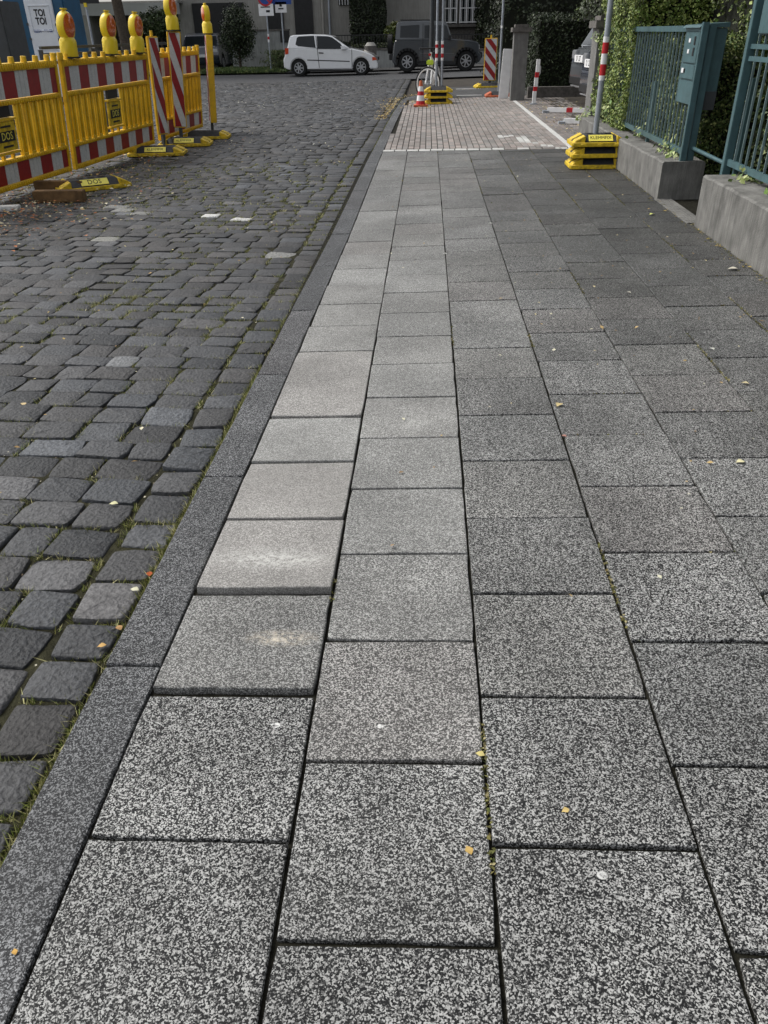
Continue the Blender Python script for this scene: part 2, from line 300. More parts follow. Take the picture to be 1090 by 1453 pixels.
# ------------------------------------------------------------------ ground sheets (structure)
def sheet(name, xs, ys, dz, m, res=1.0, fx=None):
    nx = max(1, int(abs(xs[1]-xs[0])/res)); ny = max(1, int(abs(ys[1]-ys[0])/res))
    v = []; f = []
    for j in range(ny+1):
        for i in range(nx+1):
            x = xs[0]+(xs[1]-xs[0])*i/nx; y = ys[0]+(ys[1]-ys[0])*j/ny
            v.append((x, y, G(x, y)+dz))
    for j in range(ny):
        for i in range(nx):
            a = j*(nx+1)+i; f.append((a, a+1, a+nx+2, a+nx+1))
    mb = MB(); mb.add(v, f)
    return kind(mb.build(name, m), 'structure')
# the farthest ground
mb = MB(); xs = [-300, -60, -20, -10, -6, -4, -3, -2, -1, -.5, 0, .5, 1, 2, 3, 4, 6, 10, 20, 60, 300]; ys = [-20, 0, 20, 40, 60, 120, 400]
v = [(x, y, G(x, y)-.09) for y in ys for x in xs]; nx = len(xs)
mb.add(v, [(j*nx+i, j*nx+i+1, (j+1)*nx+i+1, (j+1)*nx+i) for j in range(len(ys)-1) for i in range(nx-1)])
kind(mb.build('ground', M['earth']), 'structure')
# kerb line: left edge of the kerb along y
KL = [(0, -.832), (1, -.826), (2, -.812), (3, -.805), (4.6, -.785), (6.4, -.760), (10.5, -.752), (14, -.72), (17, -.69), (20, -.62), (30, -.55)]
def lerp(tab, y):
    for (a, u), (b, w) in zip(tab, tab[1:]):
        if y <= b: return u+(w-u)*(y-a)/(b-a)
    return tab[-1][1]
def kl(y): return lerp(KL, y)
DROP = .022
road = sheet('road', (-30, -.60), (-1, 31.5), -DROP-.0105, M['moss'], .8)
asph = sheet('cross_street', (-70, 60), (30.6, 37.4), -.03, M['asphalt'], 1.4)
pave = sheet('pavement', (-.80, 2.6), (-1, 11.6), -.012, M['soil'], .4)
driveway = sheet('driveway', (-.62, 9), (11.3, 20.6), -.012, M['soil'], .5)
farpave = sheet('pavement_corner', (.2, 9), (20.5, 24.5), .004, M['asphalt2'], .8)
sheet('verge', (-40, -7), (37.5, 44), .03, M['grassbed'], 2)
sheet('far_pavement', (-7, 40), (37.5, 42), .03, M['asphalt2'], 2)
sheet('garden_ground', (2.5, 30), (-3, 30), .0, M['earth'], 1)

# ------------------------------------------------------------------ cobbles
def cobble_mesh(w, d, ring=12, h=.03, dome=.003, seed=0):
    rnd = random.Random(seed); v = []; f = []; out = []
    hw, hd = w/2, d/2; ch = min(w, d)
    for sx, sy_ in ((1, 1), (-1, 1), (-1, -1), (1, -1)):
        r = ch*rnd.uniform(.035, .115); jx, jy = rnd.uniform(-.09, .025)*w*.6, rnd.uniform(-.09, .035)*d*.6
        cx, cyy = sx*(hw+jx), sy_*(hd+jy)
        a = (cx, cyy-sy_*r); b = (cx-sx*r, cyy); m = (cx-sx*r*.27, cyy-sy_*r*.27)
        tri = [a, m, b] if sx*sy_ > 0 else [b, m, a]
        if ring < 12: tri = [tri[0], tri[2]]
        out += tri
        if ring >= 12:          # a point along the following side
            if (sx, sy_) == (1, 1): out.append((rnd.uniform(-.15, .15)*w, hd*rnd.uniform(.95, 1.04)))
            elif (sx, sy_) == (-1, 1): out.append((-hw*rnd.uniform(.96, 1.03), rnd.uniform(-.15, .15)*d))
            elif (sx, sy_) == (-1, -1): out.append((rnd.uniform(-.15, .15)*w, -hd*rnd.uniform(.95, 1.04)))
            else: out.append((hw*rnd.uniform(.96, 1.03), rnd.uniform(-.15, .15)*d))
    n = len(out); tilt = (rnd.gauss(0, .02), rnd.gauss(0, .03))
    for sc, z in ((1.0, -h), (1.0, -.008), (.982, -.003), (.93, -.0004)):
        for x, y in out: v.append((x*sc, y*sc, z+(x*tilt[0]+y*tilt[1] if sc < .99 else 0)+(rnd.uniform(-.0016, .0014) if sc < .98 else 0)))
    if ring >= 12:
        for x, y in out: v.append((x*.5, y*.5, dome*.7+x*tilt[0]*.5+y*tilt[1]*.5+rnd.uniform(-.0018, .0014)))
    v.append((0, 0, dome)); k = 4 if ring >= 12 else 3
    for r in range(k):
        for i in range(n):
            j = (i+1) % n; f.append((r*n+i, r*n+j, (r+1)*n+j, (r+1)*n+i))
    for i in range(n): f.append((k*n+i, k*n+(i+1) % n, (k+1)*n))
    return v, f
def cobble_col(x, y):
    b = random.gauss(1, .24); b = max(.5, min(1.7, b))
    if random.random() < .04: b *= 1.7
    t = random.uniform(-.09, .09)
    warm = noise.noise(Vector((x*.35, y*.35, 3)))*.06
    return (.050*b*(1+(t+warm)*.6), .0505*b, .0525*b*(1-(t+warm)*.6))
cob = []          # (x, y, w, d, rot)
ang = R(-5)
# border row next to the kerb
y = .2
while y < 30:
    d = random.uniform(.145, .205); w = random.uniform(.155, .178)
    cob.append((kl(y)-.022-w/2, y+d/2, w, d-.011, R(random.uniform(-3, 3)))); y += d
ca, sa = math.cos(ang), math.sin(ang)
yr = -1.5
while yr < 34:
    rd = random.uniform(.145, .180)
    xmin = -7.3 if yr < 15 else -17
    Yk = yr+.8*math.tan(-ang); x = kl(Yk)-.022-.178-random.uniform(0, .012)
    while x > xmin:
        w = random.choice([random.uniform(.15, .21), random.uniform(.17, .24), random.uniform(.2, .27)])
        cx = x-w/2; Y = yr+rd/2+noise.noise(Vector((x*.5, yr*.5, 1)))*.05-cx*math.tan(-ang)
        if .0 < Y < 30.9: cob.append((cx, Y, w-random.uniform(.004, .010), rd-random.uniform(.002, .009), ang+R(random.uniform(-2.5, 2.5))))
        x -= w
    yr += rd
def camdist(c): return math.hypot(c[0], c[1])
# the stones the picture shows largest come first
def inview(c):
    x, y = c[0], c[1]; z = G(x, y)
    d = Vector((x, y, z-CAM_H)); Z = d.dot(fwd); 
    if Z < .2: return False
    return abs(d.dot(right)/Z*F_PX) < 570 and abs(d.dot(upc)/Z*F_PX) < 760
vis = sorted([c for c in cob if inview(c)], key=camdist)
near = set(id(c) for c in vis[:300])
marks = [W(310, 303), W(345, 307), W(150, 291), W(185, 294), W(205, 297), W(196, 508), W(148, 337), W(410, 358)]
markc = [(.55, .55, .53), (.5, .5, .48), (.2, .2, .19), (.22, .22, .21), (.2, .2, .19), (.15, .155, .16), (.22, .22, .2), (.2, .2, .19)]
markid = {}
for q, k in zip(marks, markc): markid[id(min(cob, key=lambda c: (c[0]-q.x)**2+(c[1]-q.y)**2))] = k
def colfor(c):
    if id(c) in markid: return markid[id(c)]
    return cobble_col(c[0], c[1])
allv = []; allf = []; allc = []
for i, c in enumerate(cob):
    x, y, w, d, rot = c
    if not (inview(c) or camdist(c) < 5 or (y < 31 and x > -9)): continue
    isnear = id(c) in near
    v, f = cobble_mesh(w, d, 12 if y < 8 or isnear else 8, dome=random.uniform(.0005, .005), seed=i)
    col = colfor(c); z = G(x, y)-DROP+random.gauss(0, .003)+noise.noise(Vector((x*.4, y*.4, 9)))*.008
    cr_, sr_ = math.cos(rot), math.sin(rot)
    v = [(a*cr_-b*sr_, a*sr_+b*cr_, e) for a, b, e in v]
    if isnear:
        mb = MB(); mb.add(v, f); o = mb.build('cobble', M['cobble'], smooth=True); set_col(o.data, [col]*len(f)); o.parent = road; o.location = (x, y, z)
    else:
        n0 = len(allv); allv += [(a+x, b+y, e+z) for a, b, e in v]; allf += [tuple(k+n0 for k in q) for q in f]; allc += [col]*len(f)
me = bpy.data.meshes.new('cobbles'); me.from_pydata(allv, [], allf); me.materials.append(M['cobble'])
me.polygons.foreach_set('use_smooth', [True]*len(me.polygons)); set_col(me, allc)
o = bpy.data.objects.new('cobbles', me); COL.objects.link(o); o.parent = road; kind(o, 'stuff')

# ------------------------------------------------------------------ slabs
X0, Y0, S = .144, .946, .4
def slab(parent, name, corners, dz, m, thick=.05, bev=.003, tilt=(0, 0), wear=0, sub_=1):
    # corners counter-clockwise on plan
    cx = sum(c[0] for c in corners)/4; cyy = sum(c[1] for c in corners)/4; v = []
    def ring(ins, z):
        for x, y in corners:
            dx, dy = cx-x, cyy-y; L = math.hypot(dx, dy)
            xx, yy = x+dx/L*ins*1.41, y+dy/L*ins*1.41
            v.append((xx-cx, yy-cyy, G(xx, yy)-G(cx, cyy)+z+dz+(xx-cx)*tilt[0]+(yy-cyy)*tilt[1]))
    if cyy < 4.2 and name != 'sett':       # close enough for worn arrises to show
        K = 6; out = []
        for i in range(4):
            (ax_, ay_), (bx_, by_) = corners[i], corners[(i+1) % 4]; L = math.hypot(bx_-ax_, by_-ay_); nx_, ny_ = (by_-ay_)/L, -(bx_-ax_)/L
            for k in range(K):
                t = 0 if k == 0 else (k+random.uniform(-.25, .25))/K
                j = abs(random.gauss(0, .0006)) if k else random.choice([.0005, .001, .003]); 
                if k and random.random() < .05: j = .0035
                px_, py_ = ax_+(bx_-ax_)*t-nx_*j, ay_+(by_-ay_)*t-ny_*j
                if k == 0: px_ += (cx-px_)*j*3; py_ += (cyy-py_)*j*3
                out.append((px_, py_))
        n = len(out); v = []
        for ins, z in ((0, -thick), (0, -bev*1.2), (bev*.4, -bev*.35), (bev*1.2, 0)):
            for x, y in out:
                dx, dy = cx-x, cyy-y; L = math.hypot(dx, dy); ii = ins*1.2
                if ins > bev: ii *= random.uniform(.6, 1.7)
                xx, yy = x+dx/L*ii, y+dy/L*ii; v.append((xx-cx, yy-cyy, G(xx, yy)-G(cx, cyy)+z+dz+(xx-cx)*tilt[0]+(yy-cyy)*tilt[1]))
        f = [(r*n+i, r*n+(i+1) % n, (r+1)*n+(i+1) % n, (r+1)*n+i) for r in range(3) for i in range(n)]+[tuple(range(3*n, 4*n))]
        mb = MB(); mb.add(v, f); o = mb.build(name, m); o.parent = parent; o.location = (cx, cyy, G(cx, cyy)); o['wear'] = float(wear)
        return o
    ring(0, -thick); ring(0, -bev*1.2); ring(bev*.4, -bev*.35); ring(bev*1.3, 0)
    f = [(0, 1, 5, 4), (1, 2, 6, 5), (2, 3, 7, 6), (3, 0, 4, 7), (4, 5, 9, 8), (5, 6, 10, 9), (6, 7, 11, 10), (7, 4, 8, 11), (8, 9, 13, 12), (9, 10, 14, 13), (10, 11, 15, 14), (11, 8, 12, 15), (12, 13, 14, 15)]
    mb = MB(); mb.add(v, f); o = mb.build(name, m); o.parent = parent; o.location = (cx, cyy, G(cx, cyy)); o['wear'] = float(wear)
    return o
def lane_wear(a, y):
    # columns beside the kerb are worn and dusty, most of all between two and six metres; the others keep their chips
    base = {-2: .66+.16*math.exp(-((y-2.2)/.5)**2), -1: .55, 0: .05}.get(a, .0)
    k = 0
    if a in (-2, -1): k = base*min(1, max(0, (y-1.1)/.9))*(1 if y < 3 else max(.42, 1-(y-3)*.12))
    elif a == 0: k = .03+.12*min(1, max(0, (y-1)/3))
    elif a == 1: k = .03
    return max(0, min(.9, k+random.uniform(-.05, .05)))
for a in range(-2, 5):
    off = 0 if a % 2 == 0 else .5
    n = -3
    while True:
        y0 = Y0+S*(n+off); y1 = y0+S
        if a == -2 and n == 5: y1 += S
        if y0 > 11.4: break
        xl = X0+S*a; xr = xl+S
        if a == -2: xl = kl((y0+y1)/2)+.152
        if a == 4: xr = 2.09
        # the joint lines lean a touch as the bed does
        g = .0026+abs(random.gauss(0, .0006)); dz = random.gauss(0, .0010); tl = (random.gauss(0, .002), random.gauss(0, .0016))
        yy1 = min(y1, 11.36 - .14*(xl+.6)) if y1 > 10.9 else y1
        if yy1-y0 < .06: n += 1; continue
        gl = gr = gy0 = gy1 = g
        if a >= -1: gy0 = gy1 = g+.0010
        if a == -2:
            st = {2: (.018, .03), 1: (.013, .02), 3: (.005, .012), 4: (.007, .012), 5: (.005, .004)}.get(n)
            if st: dz = st[0]*.5; tl = (0, -st[0]/.4*.9); gy0 = .010 if n in (1, 2) else .006
            if n in (0, 1): gy1 = .006
        if a == 1: gl = .004
        jx = lambda: random.gauss(0, .0009)
        cs = [(xl+gl+jx(), y0+gy0+jx()), (xr-gr+jx(), y0+gy0+jx()), (xr-gr+jx(), yy1-gy1+jx()), (xl+gl+jx(), yy1-gy1+jx())]
        slab(pave, 'paving_slab', cs, dz, M['slab'], tilt=tl, wear=lane_wear(a, y0+.2))['dirt_shade'] = max(0., {2: .14, 3: .26, 4: .32}.get(a, 0)*min(1, max(.1, (y0-1)/4))+min(.28, max(0, (y0-2.2)*.06))*(1 if a > 0 else .6 if a == 0 else .35)+random.uniform(-.05, .05))  # darker rightwards and farther off: dirt plus hedge and tree shade in the colour
        n += 2 if (a == -2 and n == 5) else 1

# kerb stones
kerb = MB()
v = []; ysk = [i*.5 for i in range(-1, 43)]
for y in ysk:
    x = kl(y); v += [(x+.01, y, G(x, y)-.08), (x+.01, y, G(x, y)-.03), (x+.14, y, G(x, y)-.03), (x+.14, y, G(x, y)-.08)]
f = []
for i in range(len(ysk)-1):
    for k in range(3): f.append((i*4+k, i*4+k+1, i*4+k+5, i*4+k+4))
kerb.add(v, f); kerbo = kind(kerb.build('kerb', M['soil']), 'structure')
y = -.55
while y < 20:
    y1 = y+1.0 if y < 12 else y+1.0
    cs = [(kl(y)+.0, y+.003), (kl(y)+.148, y+.003), (kl(y1)+.148, y1-.003), (kl(y1)+.0, y1-.003)]
    slab(kerbo, 'kerb_stone', cs, .001+random.gauss(0, .0015), M['kerb'], thick=.09, bev=.006, wear=random.uniform(.2, .45))
    y = y1
# the kerb swings round the corner to the right
P0 = Vector((kl(20.45), 20.45)); pts = []
ccx, ccy, rad = P0.x+3.0, P0.y, 3.0
pts = [(ccx-rad*math.cos(t), ccy+rad*math.sin(t)) for t in [R(a) for a in range(0, 91, 12)]]+[(ccx-rad*math.cos(R(90)), ccy+rad)]
pts2 = [(ccx-(rad-.15)*math.cos(t), ccy+(rad-.15)*math.sin(t)) for t in [R(a) for a in range(0, 91, 12)]]
for i in range(7):
    cs = [pts[i], pts2[i], pts2[i+1], pts[i+1]]
    slab(kerbo, 'kerb_stone', cs, .006, M['kerb'], thick=.1, bev=.006, wear=.35)
for i in range(6):
    x0 = ccx+.0+i*1.0
    slab(kerbo, 'kerb_stone', [(x0, ccy+rad-.15), (x0+.99, ccy+rad-.15), (x0+.99, ccy+rad), (x0, ccy+rad)], .006, M['kerb'], thick=.1, bev=.006, wear=.5)
# ground inside the corner
mb = MB(); poly = [(ccx-(rad-.16)*math.cos(R(a)), ccy+(rad-.16)*math.sin(R(a))) for a in range(0, 91, 6)]+[(9, ccy+rad-.16), (9, 20.3), (ccx-(rad-.16), 20.3)]
mb.add([(x, y, G(x, y)+.009) for x, y in poly], [tuple(range(len(poly)))]); kind(mb.build('corner_pavement', M['asphalt2']), 'structure')

# ------------------------------------------------------------------ pink driveway bricks: courses run along y, 8 cm wide
bricks = []
def bcol(x, y, white=False):
    if white:
        b = random.uniform(.8, 1.1); return (.52*b, .52*b, .50*b)
    b = random.gauss(1, .14); dirt = .78 if x > 1.9 else 1
    dirt *= 1+.25*noise.noise(Vector((x*.9, y*.9, 4)))
    t = random.random()
    c = (.25, .225, .208) if t < .6 else ((.22, .208, .197) if t < .85 else (.27, .232, .213))
    return tuple(k*b*dirt for k in c)
def edge_y(x): return 11.43-.16*(x+.64)
q1 = W(705, 190); q2 = W(745, 205)
i = 0
x = -.585
while x < 3.0:
    y = 11.9+random.uniform(-.16, 0)
    ystart = edge_y(x)+.17
    y = ystart - (i % 2)*.08
    xx = x
    while y < 20.5:
        xlo = kl(y)+.16
        y1 = y+.163
        if xx > xlo-.02 and y1 > ystart+.03:
            ya = max(y, ystart)
            wht = (q1.x-.02 < xx < q2.x-.08 and abs(y-12.55+(xx-1.05)*.0) < .1) or (q2.x-.12 < xx < q2.x+.06 and 11.75 < y < 12.45)
            wht = wht or (1.40 < xx < 1.62 and 11.3 < y < 11.7 and (int(y/.163)+i) % 3 == 0)
            bricks.append((xx, ya, xx+.082, y1, bcol(xx, y, wht)))
        y = y1
    x += .0815; i += 1
# transverse white course at the near edge
x = -.60
while x < 1.85:
    w = .163; white = x < .95 or random.random() < .25
    bricks.append((x, edge_y(x)+.005, x+w-.003, edge_y(x)+.163, bcol(x, 11, white))); x += w
bricks.sort(key=lambda b: math.hypot(b[0], b[1]))
av = []; af = []; ac = []
for i, (xa, ya, xb, yb, c) in enumerate(bricks):
    if 1.84 < xa < 1.9: c = (.55, .55, .53)         # the painted bay line follows one course
    cx, cyy = (xa+xb)/2, (ya+yb)/2; hx, hy = (xb-xa)/2-.0055, (yb-ya)/2-.0018; z = G(cx, cyy)+random.gauss(0, .0008)
    v = [(sx*hx, sy_*hy, -.02) for sx, sy_ in ((-1, -1), (1, -1), (1, 1), (-1, 1))]+[(sx*hx, sy_*hy, -.002) for sx, sy_ in ((-1, -1), (1, -1), (1, 1), (-1, 1))]+[(sx*(hx-.002), sy_*(hy-.002), 0) for sx, sy_ in ((-1, -1), (1, -1), (1, 1), (-1, 1))]
    f = [(0, 1, 5, 4), (1, 2, 6, 5), (2, 3, 7, 6), (3, 0, 4, 7), (4, 5, 9, 8), (5, 6, 10, 9), (6, 7, 11, 10), (7, 4, 8, 11), (8, 9, 10, 11)]
    if i < 300:
        mb = MB(); mb.add(v, f); o = mb.build('brick', M['brick']); set_col(o.data, [c]*len(f)); o.parent = driveway; o.location = (cx, cyy, z)
    else:
        n0 = len(av); av += [(a+cx, b+cyy, e+z) for a, b, e in v]; af += [tuple(k+n0 for k in q) for q in f]; ac += [c]*len(f)
me = bpy.data.meshes.new('bricks'); me.from_pydata(av, [], af); me.materials.append(M['brick']); set_col(me, ac)
o = bpy.data.objects.new('bricks', me); COL.objects.link(o); o.parent = driveway; kind(o, 'stuff')
# threshold strip of small pale setts in the gateway
th = sheet('gateway_threshold', (2.02, 3.2), (6.42, 7.5), -.004, M['soil'], .4)
for j in range(14):
    for i in range(3):
        y0 = 6.44+j*.075; x0 = 2.05-.0+i*.05
        slab(th, 'sett', [(x0, y0), (x0+.045, y0), (x0+.045, y0+.07), (x0, y0+.07)], .008, M['concrete'], thick=.02, bev=.002)

# ------------------------------------------------------------------ leaves, grass
def quads(name, P, Nn, size, cols, m, asp=.6, parent=None, k='stuff', fold=.25):
    """many leaf-sized faces: P points, Nn rough normals"""
    n = len(P); P = np.asarray(P); Nn = np.asarray(Nn, float)+np.random.normal(0, .55, (n, 3))
    Nn /= np.linalg.norm(Nn, axis=1, keepdims=True)+1e-9
    t = np.random.normal(0, 1, (n, 3)); t -= (t*Nn).sum(1, keepdims=True)*Nn; t /= np.linalg.norm(t, axis=1, keepdims=True)+1e-9
    b = np.cross(Nn, t); s = (np.asarray(size)*np.random.uniform(.6, 1.35, n))[:, None]
    v = np.empty((n, 4, 3)); v[:, 0] = P-t*s*.5; v[:, 1] = P+b*s*asp*.5+Nn*s*fold*.4; v[:, 2] = P+t*s*.5; v[:, 3] = P-b*s*asp*.5+Nn*s*fold*.4
    me = bpy.data.meshes.new(name); me.vertices.add(4*n); me.vertices.foreach_set('co', v.ravel())
    me.loops.add(6*n); idx = np.arange(n)[:, None]*4+np.array([0, 1, 2, 0, 2, 3])[None]; me.loops.foreach_set('vertex_index', idx.ravel().astype(np.int32))
    me.polygons.add(2*n); me.polygons.foreach_set('loop_start', np.arange(0, 6*n, 3, dtype=np.int32)); me.polygons.foreach_set('loop_total', np.full(2*n, 3, np.int32))
    me.update(calc_edges=True); me.materials.append(m)
    a = me.color_attributes.new('Col', 'FLOAT_COLOR', 'CORNER'); c = np.ones((n, 6, 4), np.float32); c[:, :, :3] = np.asarray(cols)[:, None, :]; a.data.foreach_set('color', c.ravel())
    o = bpy.data.objects.new(name, me); COL.objects.link(o)
    if parent is not None: o.parent = parent; o.matrix_parent_inverse = Matrix.Translation(parent.location).inverted()
    if k: o['kind'] = k
    return o
def leafcols(n, base, spread=.35, light=None, pl=.1):
    b = np.asarray(base)[None]*np.random.uniform(1-spread, 1+spread, (n, 1))*np.random.uniform(.88, 1.12, (n, 3))
    if light is not None:
        mk = np.random.random(n) < pl; b[mk] = np.asarray(light)[None]*np.random.uniform(.7, 1.2, (mk.sum(), 1))
    return b
def noise3(P, s, seed=0): return np.array([noise.noise(Vector((p[0]*s+seed, p[1]*s, p[2]*s))) for p in P])

def hedge(name, label, x, y, z, n, base, size=.05, light=None, pl=.1, bulge=.12, cat='hedge', faces='xXyYZ', parent=None):
    x0, x1 = x; y0, y1 = y; z0, z1 = z
    A = {'x': (y1-y0)*(z1-z0), 'X': (y1-y0)*(z1-z0), 'y': (x1-x0)*(z1-z0), 'Y': (x1-x0)*(z1-z0), 'Z': (x1-x0)*(y1-y0)}
    tot = sum(A[k] for k in faces); P = []; Nn = []
    for k in faces:
        m = int(n*A[k]/tot); u = np.random.random(m); w = np.random.random(m); dp = np.random.random(m)**1.6*.14
        if k in 'xX':
            p = np.stack([np.full(m, x0 if k == 'x' else x1), y0+u*(y1-y0), z0+w*(z1-z0)], 1); nn = np.array([-1 if k == 'x' else 1, 0, .4])
        elif k in 'yY':
            p = np.stack([x0+u*(x1-x0), np.full(m, y0 if k == 'y' else y1), z0+w*(z1-z0)], 1); nn = np.array([0, -1 if k == 'y' else 1, .4])
        else:
            p = np.stack([x0+u*(x1-x0), y0+w*(y1-y0), np.full(m, z1)], 1); nn = np.array([0, 0, 1.])
        nz = noise3(p, 2.6, ord(k)); nz2 = noise3(p, 9, 5)
        p = p+nn[None]*((nz*bulge+nz2*bulge*.35)-dp)[:, None]
        keep = nz2+np.random.random(m)*.9 > -.05
        P.append(p[keep]); Nn.append(np.repeat(nn[None], keep.sum(), 0))
    P = np.concatenate(P); Nn = np.concatenate(Nn)
    e = empty(name, ((x0+x1)/2, (y0+y1)/2, z0), label, cat) if parent is None else parent
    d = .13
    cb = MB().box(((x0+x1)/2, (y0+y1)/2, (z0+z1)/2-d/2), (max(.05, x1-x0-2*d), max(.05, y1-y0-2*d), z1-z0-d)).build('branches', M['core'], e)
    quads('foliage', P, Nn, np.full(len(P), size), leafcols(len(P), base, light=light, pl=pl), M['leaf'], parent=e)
    return e
def tree(label, x, y, h, r, n, base, trunk_h=2.2, size=.12, z0=0, light=None):
    e = empty('tree', (x, y, z0), label, 'tree')
    t = MB(); t.cyl((x, y, z0), (x+.1, y, z0+trunk_h*1.3), .2, .13, 9)
    for k in range(5):
        a = random.uniform(0, 6.28); t.cyl((x+.08, y, z0+trunk_h*random.uniform(.8, 1.2)), (x+math.cos(a)*r*.6, y+math.sin(a)*r*.6, z0+trunk_h+h*.35), .08, .03, 6)
    t.build('trunk', M['trunk'], e, smooth=True)
    P = []; 
    for k in range(26):
        a = random.uniform(0, 6.28); rr = r*random.uniform(.15, .85); zz = z0+trunk_h+random.uniform(0, h-trunk_h)
        c = np.array([x+math.cos(a)*rr, y+math.sin(a)*rr, zz]); cr2 = r*random.uniform(.25, .45)
        q = np.random.normal(0, 1, (n//26, 3)); q /= np.linalg.norm(q, axis=1, keepdims=True); q *= cr2*np.random.uniform(.6, 1.05, (len(q), 1)); q[:, 2] *= .75
        P.append(c+q)
    P = np.concatenate(P); quads('crown', P, P-np.array([x, y, z0+h*.5]), np.full(len(P), size), leafcols(len(P), base, light=light), M['leaf'], parent=e)
    return e

# grass in the cobble joints and along the kerb
P = []; H = []
def tuft(x, y, k, hh, sp_):
    z = G(x, y)-DROP-.012
    for _ in range(k):
        P.append((x+random.gauss(0, sp_), y+random.gauss(0, sp_), z)); H.append(hh*random.uniform(.5, 1.2))
y = .3
while y < 21:
    dens = noise.noise(Vector((y*1.7, 0, 2)))
    if dens > -.22: tuft(kl(y)-.012, y, int((20 if y < 6 else 10)*(1+dens)), .026 if y < 8 else .02, .006)
    y += .018 if y < 8 else .05
for c in vis:
    x, y, w, d, rot = c
    if y > 11 or x < -6.5: continue
    g = noise.noise(Vector((x*1.3, y*1.3, 7)))+.25*noise.noise(Vector((x*5, y*5, 7)))
    near_k = x > kl(y)-.75
    if g > (-.08 if near_k else -.0) or random.random() < (.75 if x < -3.1 and y < 13 else .2):
        side = random.choice((-1, 1))
        for _ in range(5 if y > 5 else 11):
            if random.random() < .5: tuft(x+side*(w/2+.008), y+random.uniform(-.5, .5)*d, 9, .024, .008)
            else: tuft(x+random.uniform(-.5, .5)*w, y-d/2-.008, 10, .024, .009)
nb = len(P); P = np.array(P); H = np.array(H)
lean = np.random.normal(0, .6, (nb, 2)); wd = np.random.uniform(.0014, .0028, nb)*np.clip(P[:, 1]/4, 1, 3)
th_ = np.random.uniform(0, 6.28, nb); sx = np.stack([np.cos(th_), np.sin(th_), np.zeros(nb)], 1)*wd[:, None]
tip = P+np.stack([lean[:, 0]*H, lean[:, 1]*H, H], 1)
v = np.empty((nb, 3, 3)); v[:, 0] = P-sx; v[:, 1] = P+sx; v[:, 2] = tip
me = bpy.data.meshes.new('joint_grass'); me.from_pydata(v.reshape(-1, 3).tolist(), [], [(3*i, 3*i+1, 3*i+2) for i in range(nb)]); me.materials.append(M['leaf'])
cc = leafcols(nb, (.16, .18, .045), .4, light=(.48, .45, .22), pl=.35); set_col(me, cc)
o = bpy.data.objects.new('joint_grass', me); COL.objects.link(o); kind(o, 'stuff')
# moss crumbs in the slab joints, thicker to the right
P = []; 
for a in range(-1, 6):
    for k in range(1500):
        y = .6+10.6*random.random()**1.3; x = X0+S*a if a < 5 else 2.085
        q = noise.noise(Vector((a*3.1, y*1.4, 0)))
        if a >= 5 or q > (.38-.10*a): P.append((x+random.gauss(0, .004 if a < 5 else .018), y, G(x, y)+.0005+(.004 if a == 5 else 0)))
for k in range(500):
    a = random.randint(1, 4); n = random.randint(0, 25); y = Y0+S*(n+(0 if a % 2 == 0 else .5)); x = X0+S*a+random.random()*S
    if noise.noise(Vector((x*2, y*2, 8))) > .12: P.append((x, y+random.gauss(0, .003), G(x, y)+.0005))
P = np.array(P); quads('joint_moss', P, np.tile([0, 0, 1.], (len(P), 1)), np.full(len(P), .012), leafcols(len(P), (.12, .115, .04), .4, light=(.32, .28, .15), pl=.25), M['litter'])
# grit and husks caught between the cobbles
P = []; 
for c in vis:
    x, y, w, d, rot = c
    if y > 12 or x < -6.5: continue
    for _ in range(3):
        if random.random() < .5: P.append((x+random.choice((-1, 1))*(w/2+.006), y+random.uniform(-.5, .5)*d, G(x, y)-DROP-.006))
        else: P.append((x+random.uniform(-.5, .5)*w, y-d/2-.006, G(x, y)-DROP-.006))
P = np.array(P); quads('joint_grit', P, np.tile([0, 0, 2.], (len(P), 1)), np.full(len(P), .009), leafcols(len(P), (.16, .14, .09), .5, light=(.5, .47, .36), pl=.22), M['litter'], asp=.8)
# leaf litter
P = []; S_ = []; C_ = []
def lit(x, y, s, c, dz=0): P.append((x, y, G(x, y)+.005+dz)); S_.append(s); C_.append(c)
yel = [(.5, .36, .12), (.6, .52, .28), (.36, .24, .1), (.62, .58, .42), (.25, .16, .08)]
for k in range(230):                       # over the slabs, more to the right
    x = random.triangular(-.5, 2.1, 1.8); y = random.uniform(1.5, 11); lit(x, y, random.uniform(.010, .026), random.choice([(.6, .52, .3), (.62, .6, .45), (.45, .33, .15), (.3, .2, .1)]), .002)
for k in range(420):                       # over the cobbles
    x = random.uniform(-7, -1); y = random.uniform(2, 15); lit(x, y, random.uniform(.012, .03), random.choice(yel), -.006)
for k in range(1300):                      # the far cobbles are sprinkled with pale petals
    x = random.gauss(-4.5, 3.2); y = random.uniform(12, 30)
    if x < -1: lit(x, y, random.uniform(.015, .035), random.choice([(.6, .6, .52), (.5, .48, .3), (.65, .62, .5)]), -.004)
for k in range(900):                      # the drift along the kerb by the corner
    t = random.random(); y = 16+8*t; x = kl(y)-.06-abs(random.gauss(0, .10+.35*t*t))
    if y > 20.4: ph = math.asin(min(1, (y-20.4)/3.2)); x = ccx-3.05*math.cos(ph)-abs(random.gauss(0, .3))
    lit(x, y, random.uniform(.022, .045), random.choice([(.5, .34, .10), (.55, .42, .16), (.35, .22, .08), (.55, .48, .28)]), 0)
for k in range(260):                       # round the cone and the bicycle
    lit(random.gauss(0, .45), random.gauss(19.6, .7), random.uniform(.03, .06), random.choice(yel[:3]), .004)
for k in range(420):                       # by the hedge and under the parking posts
    lit(random.uniform(1.95, 3.4), random.uniform(12.6, 19), random.uniform(.02, .045), random.choice([(.35, .27, .08), (.5, .36, .1), (.12, .14, .04), (.6, .5, .3)]), .002)
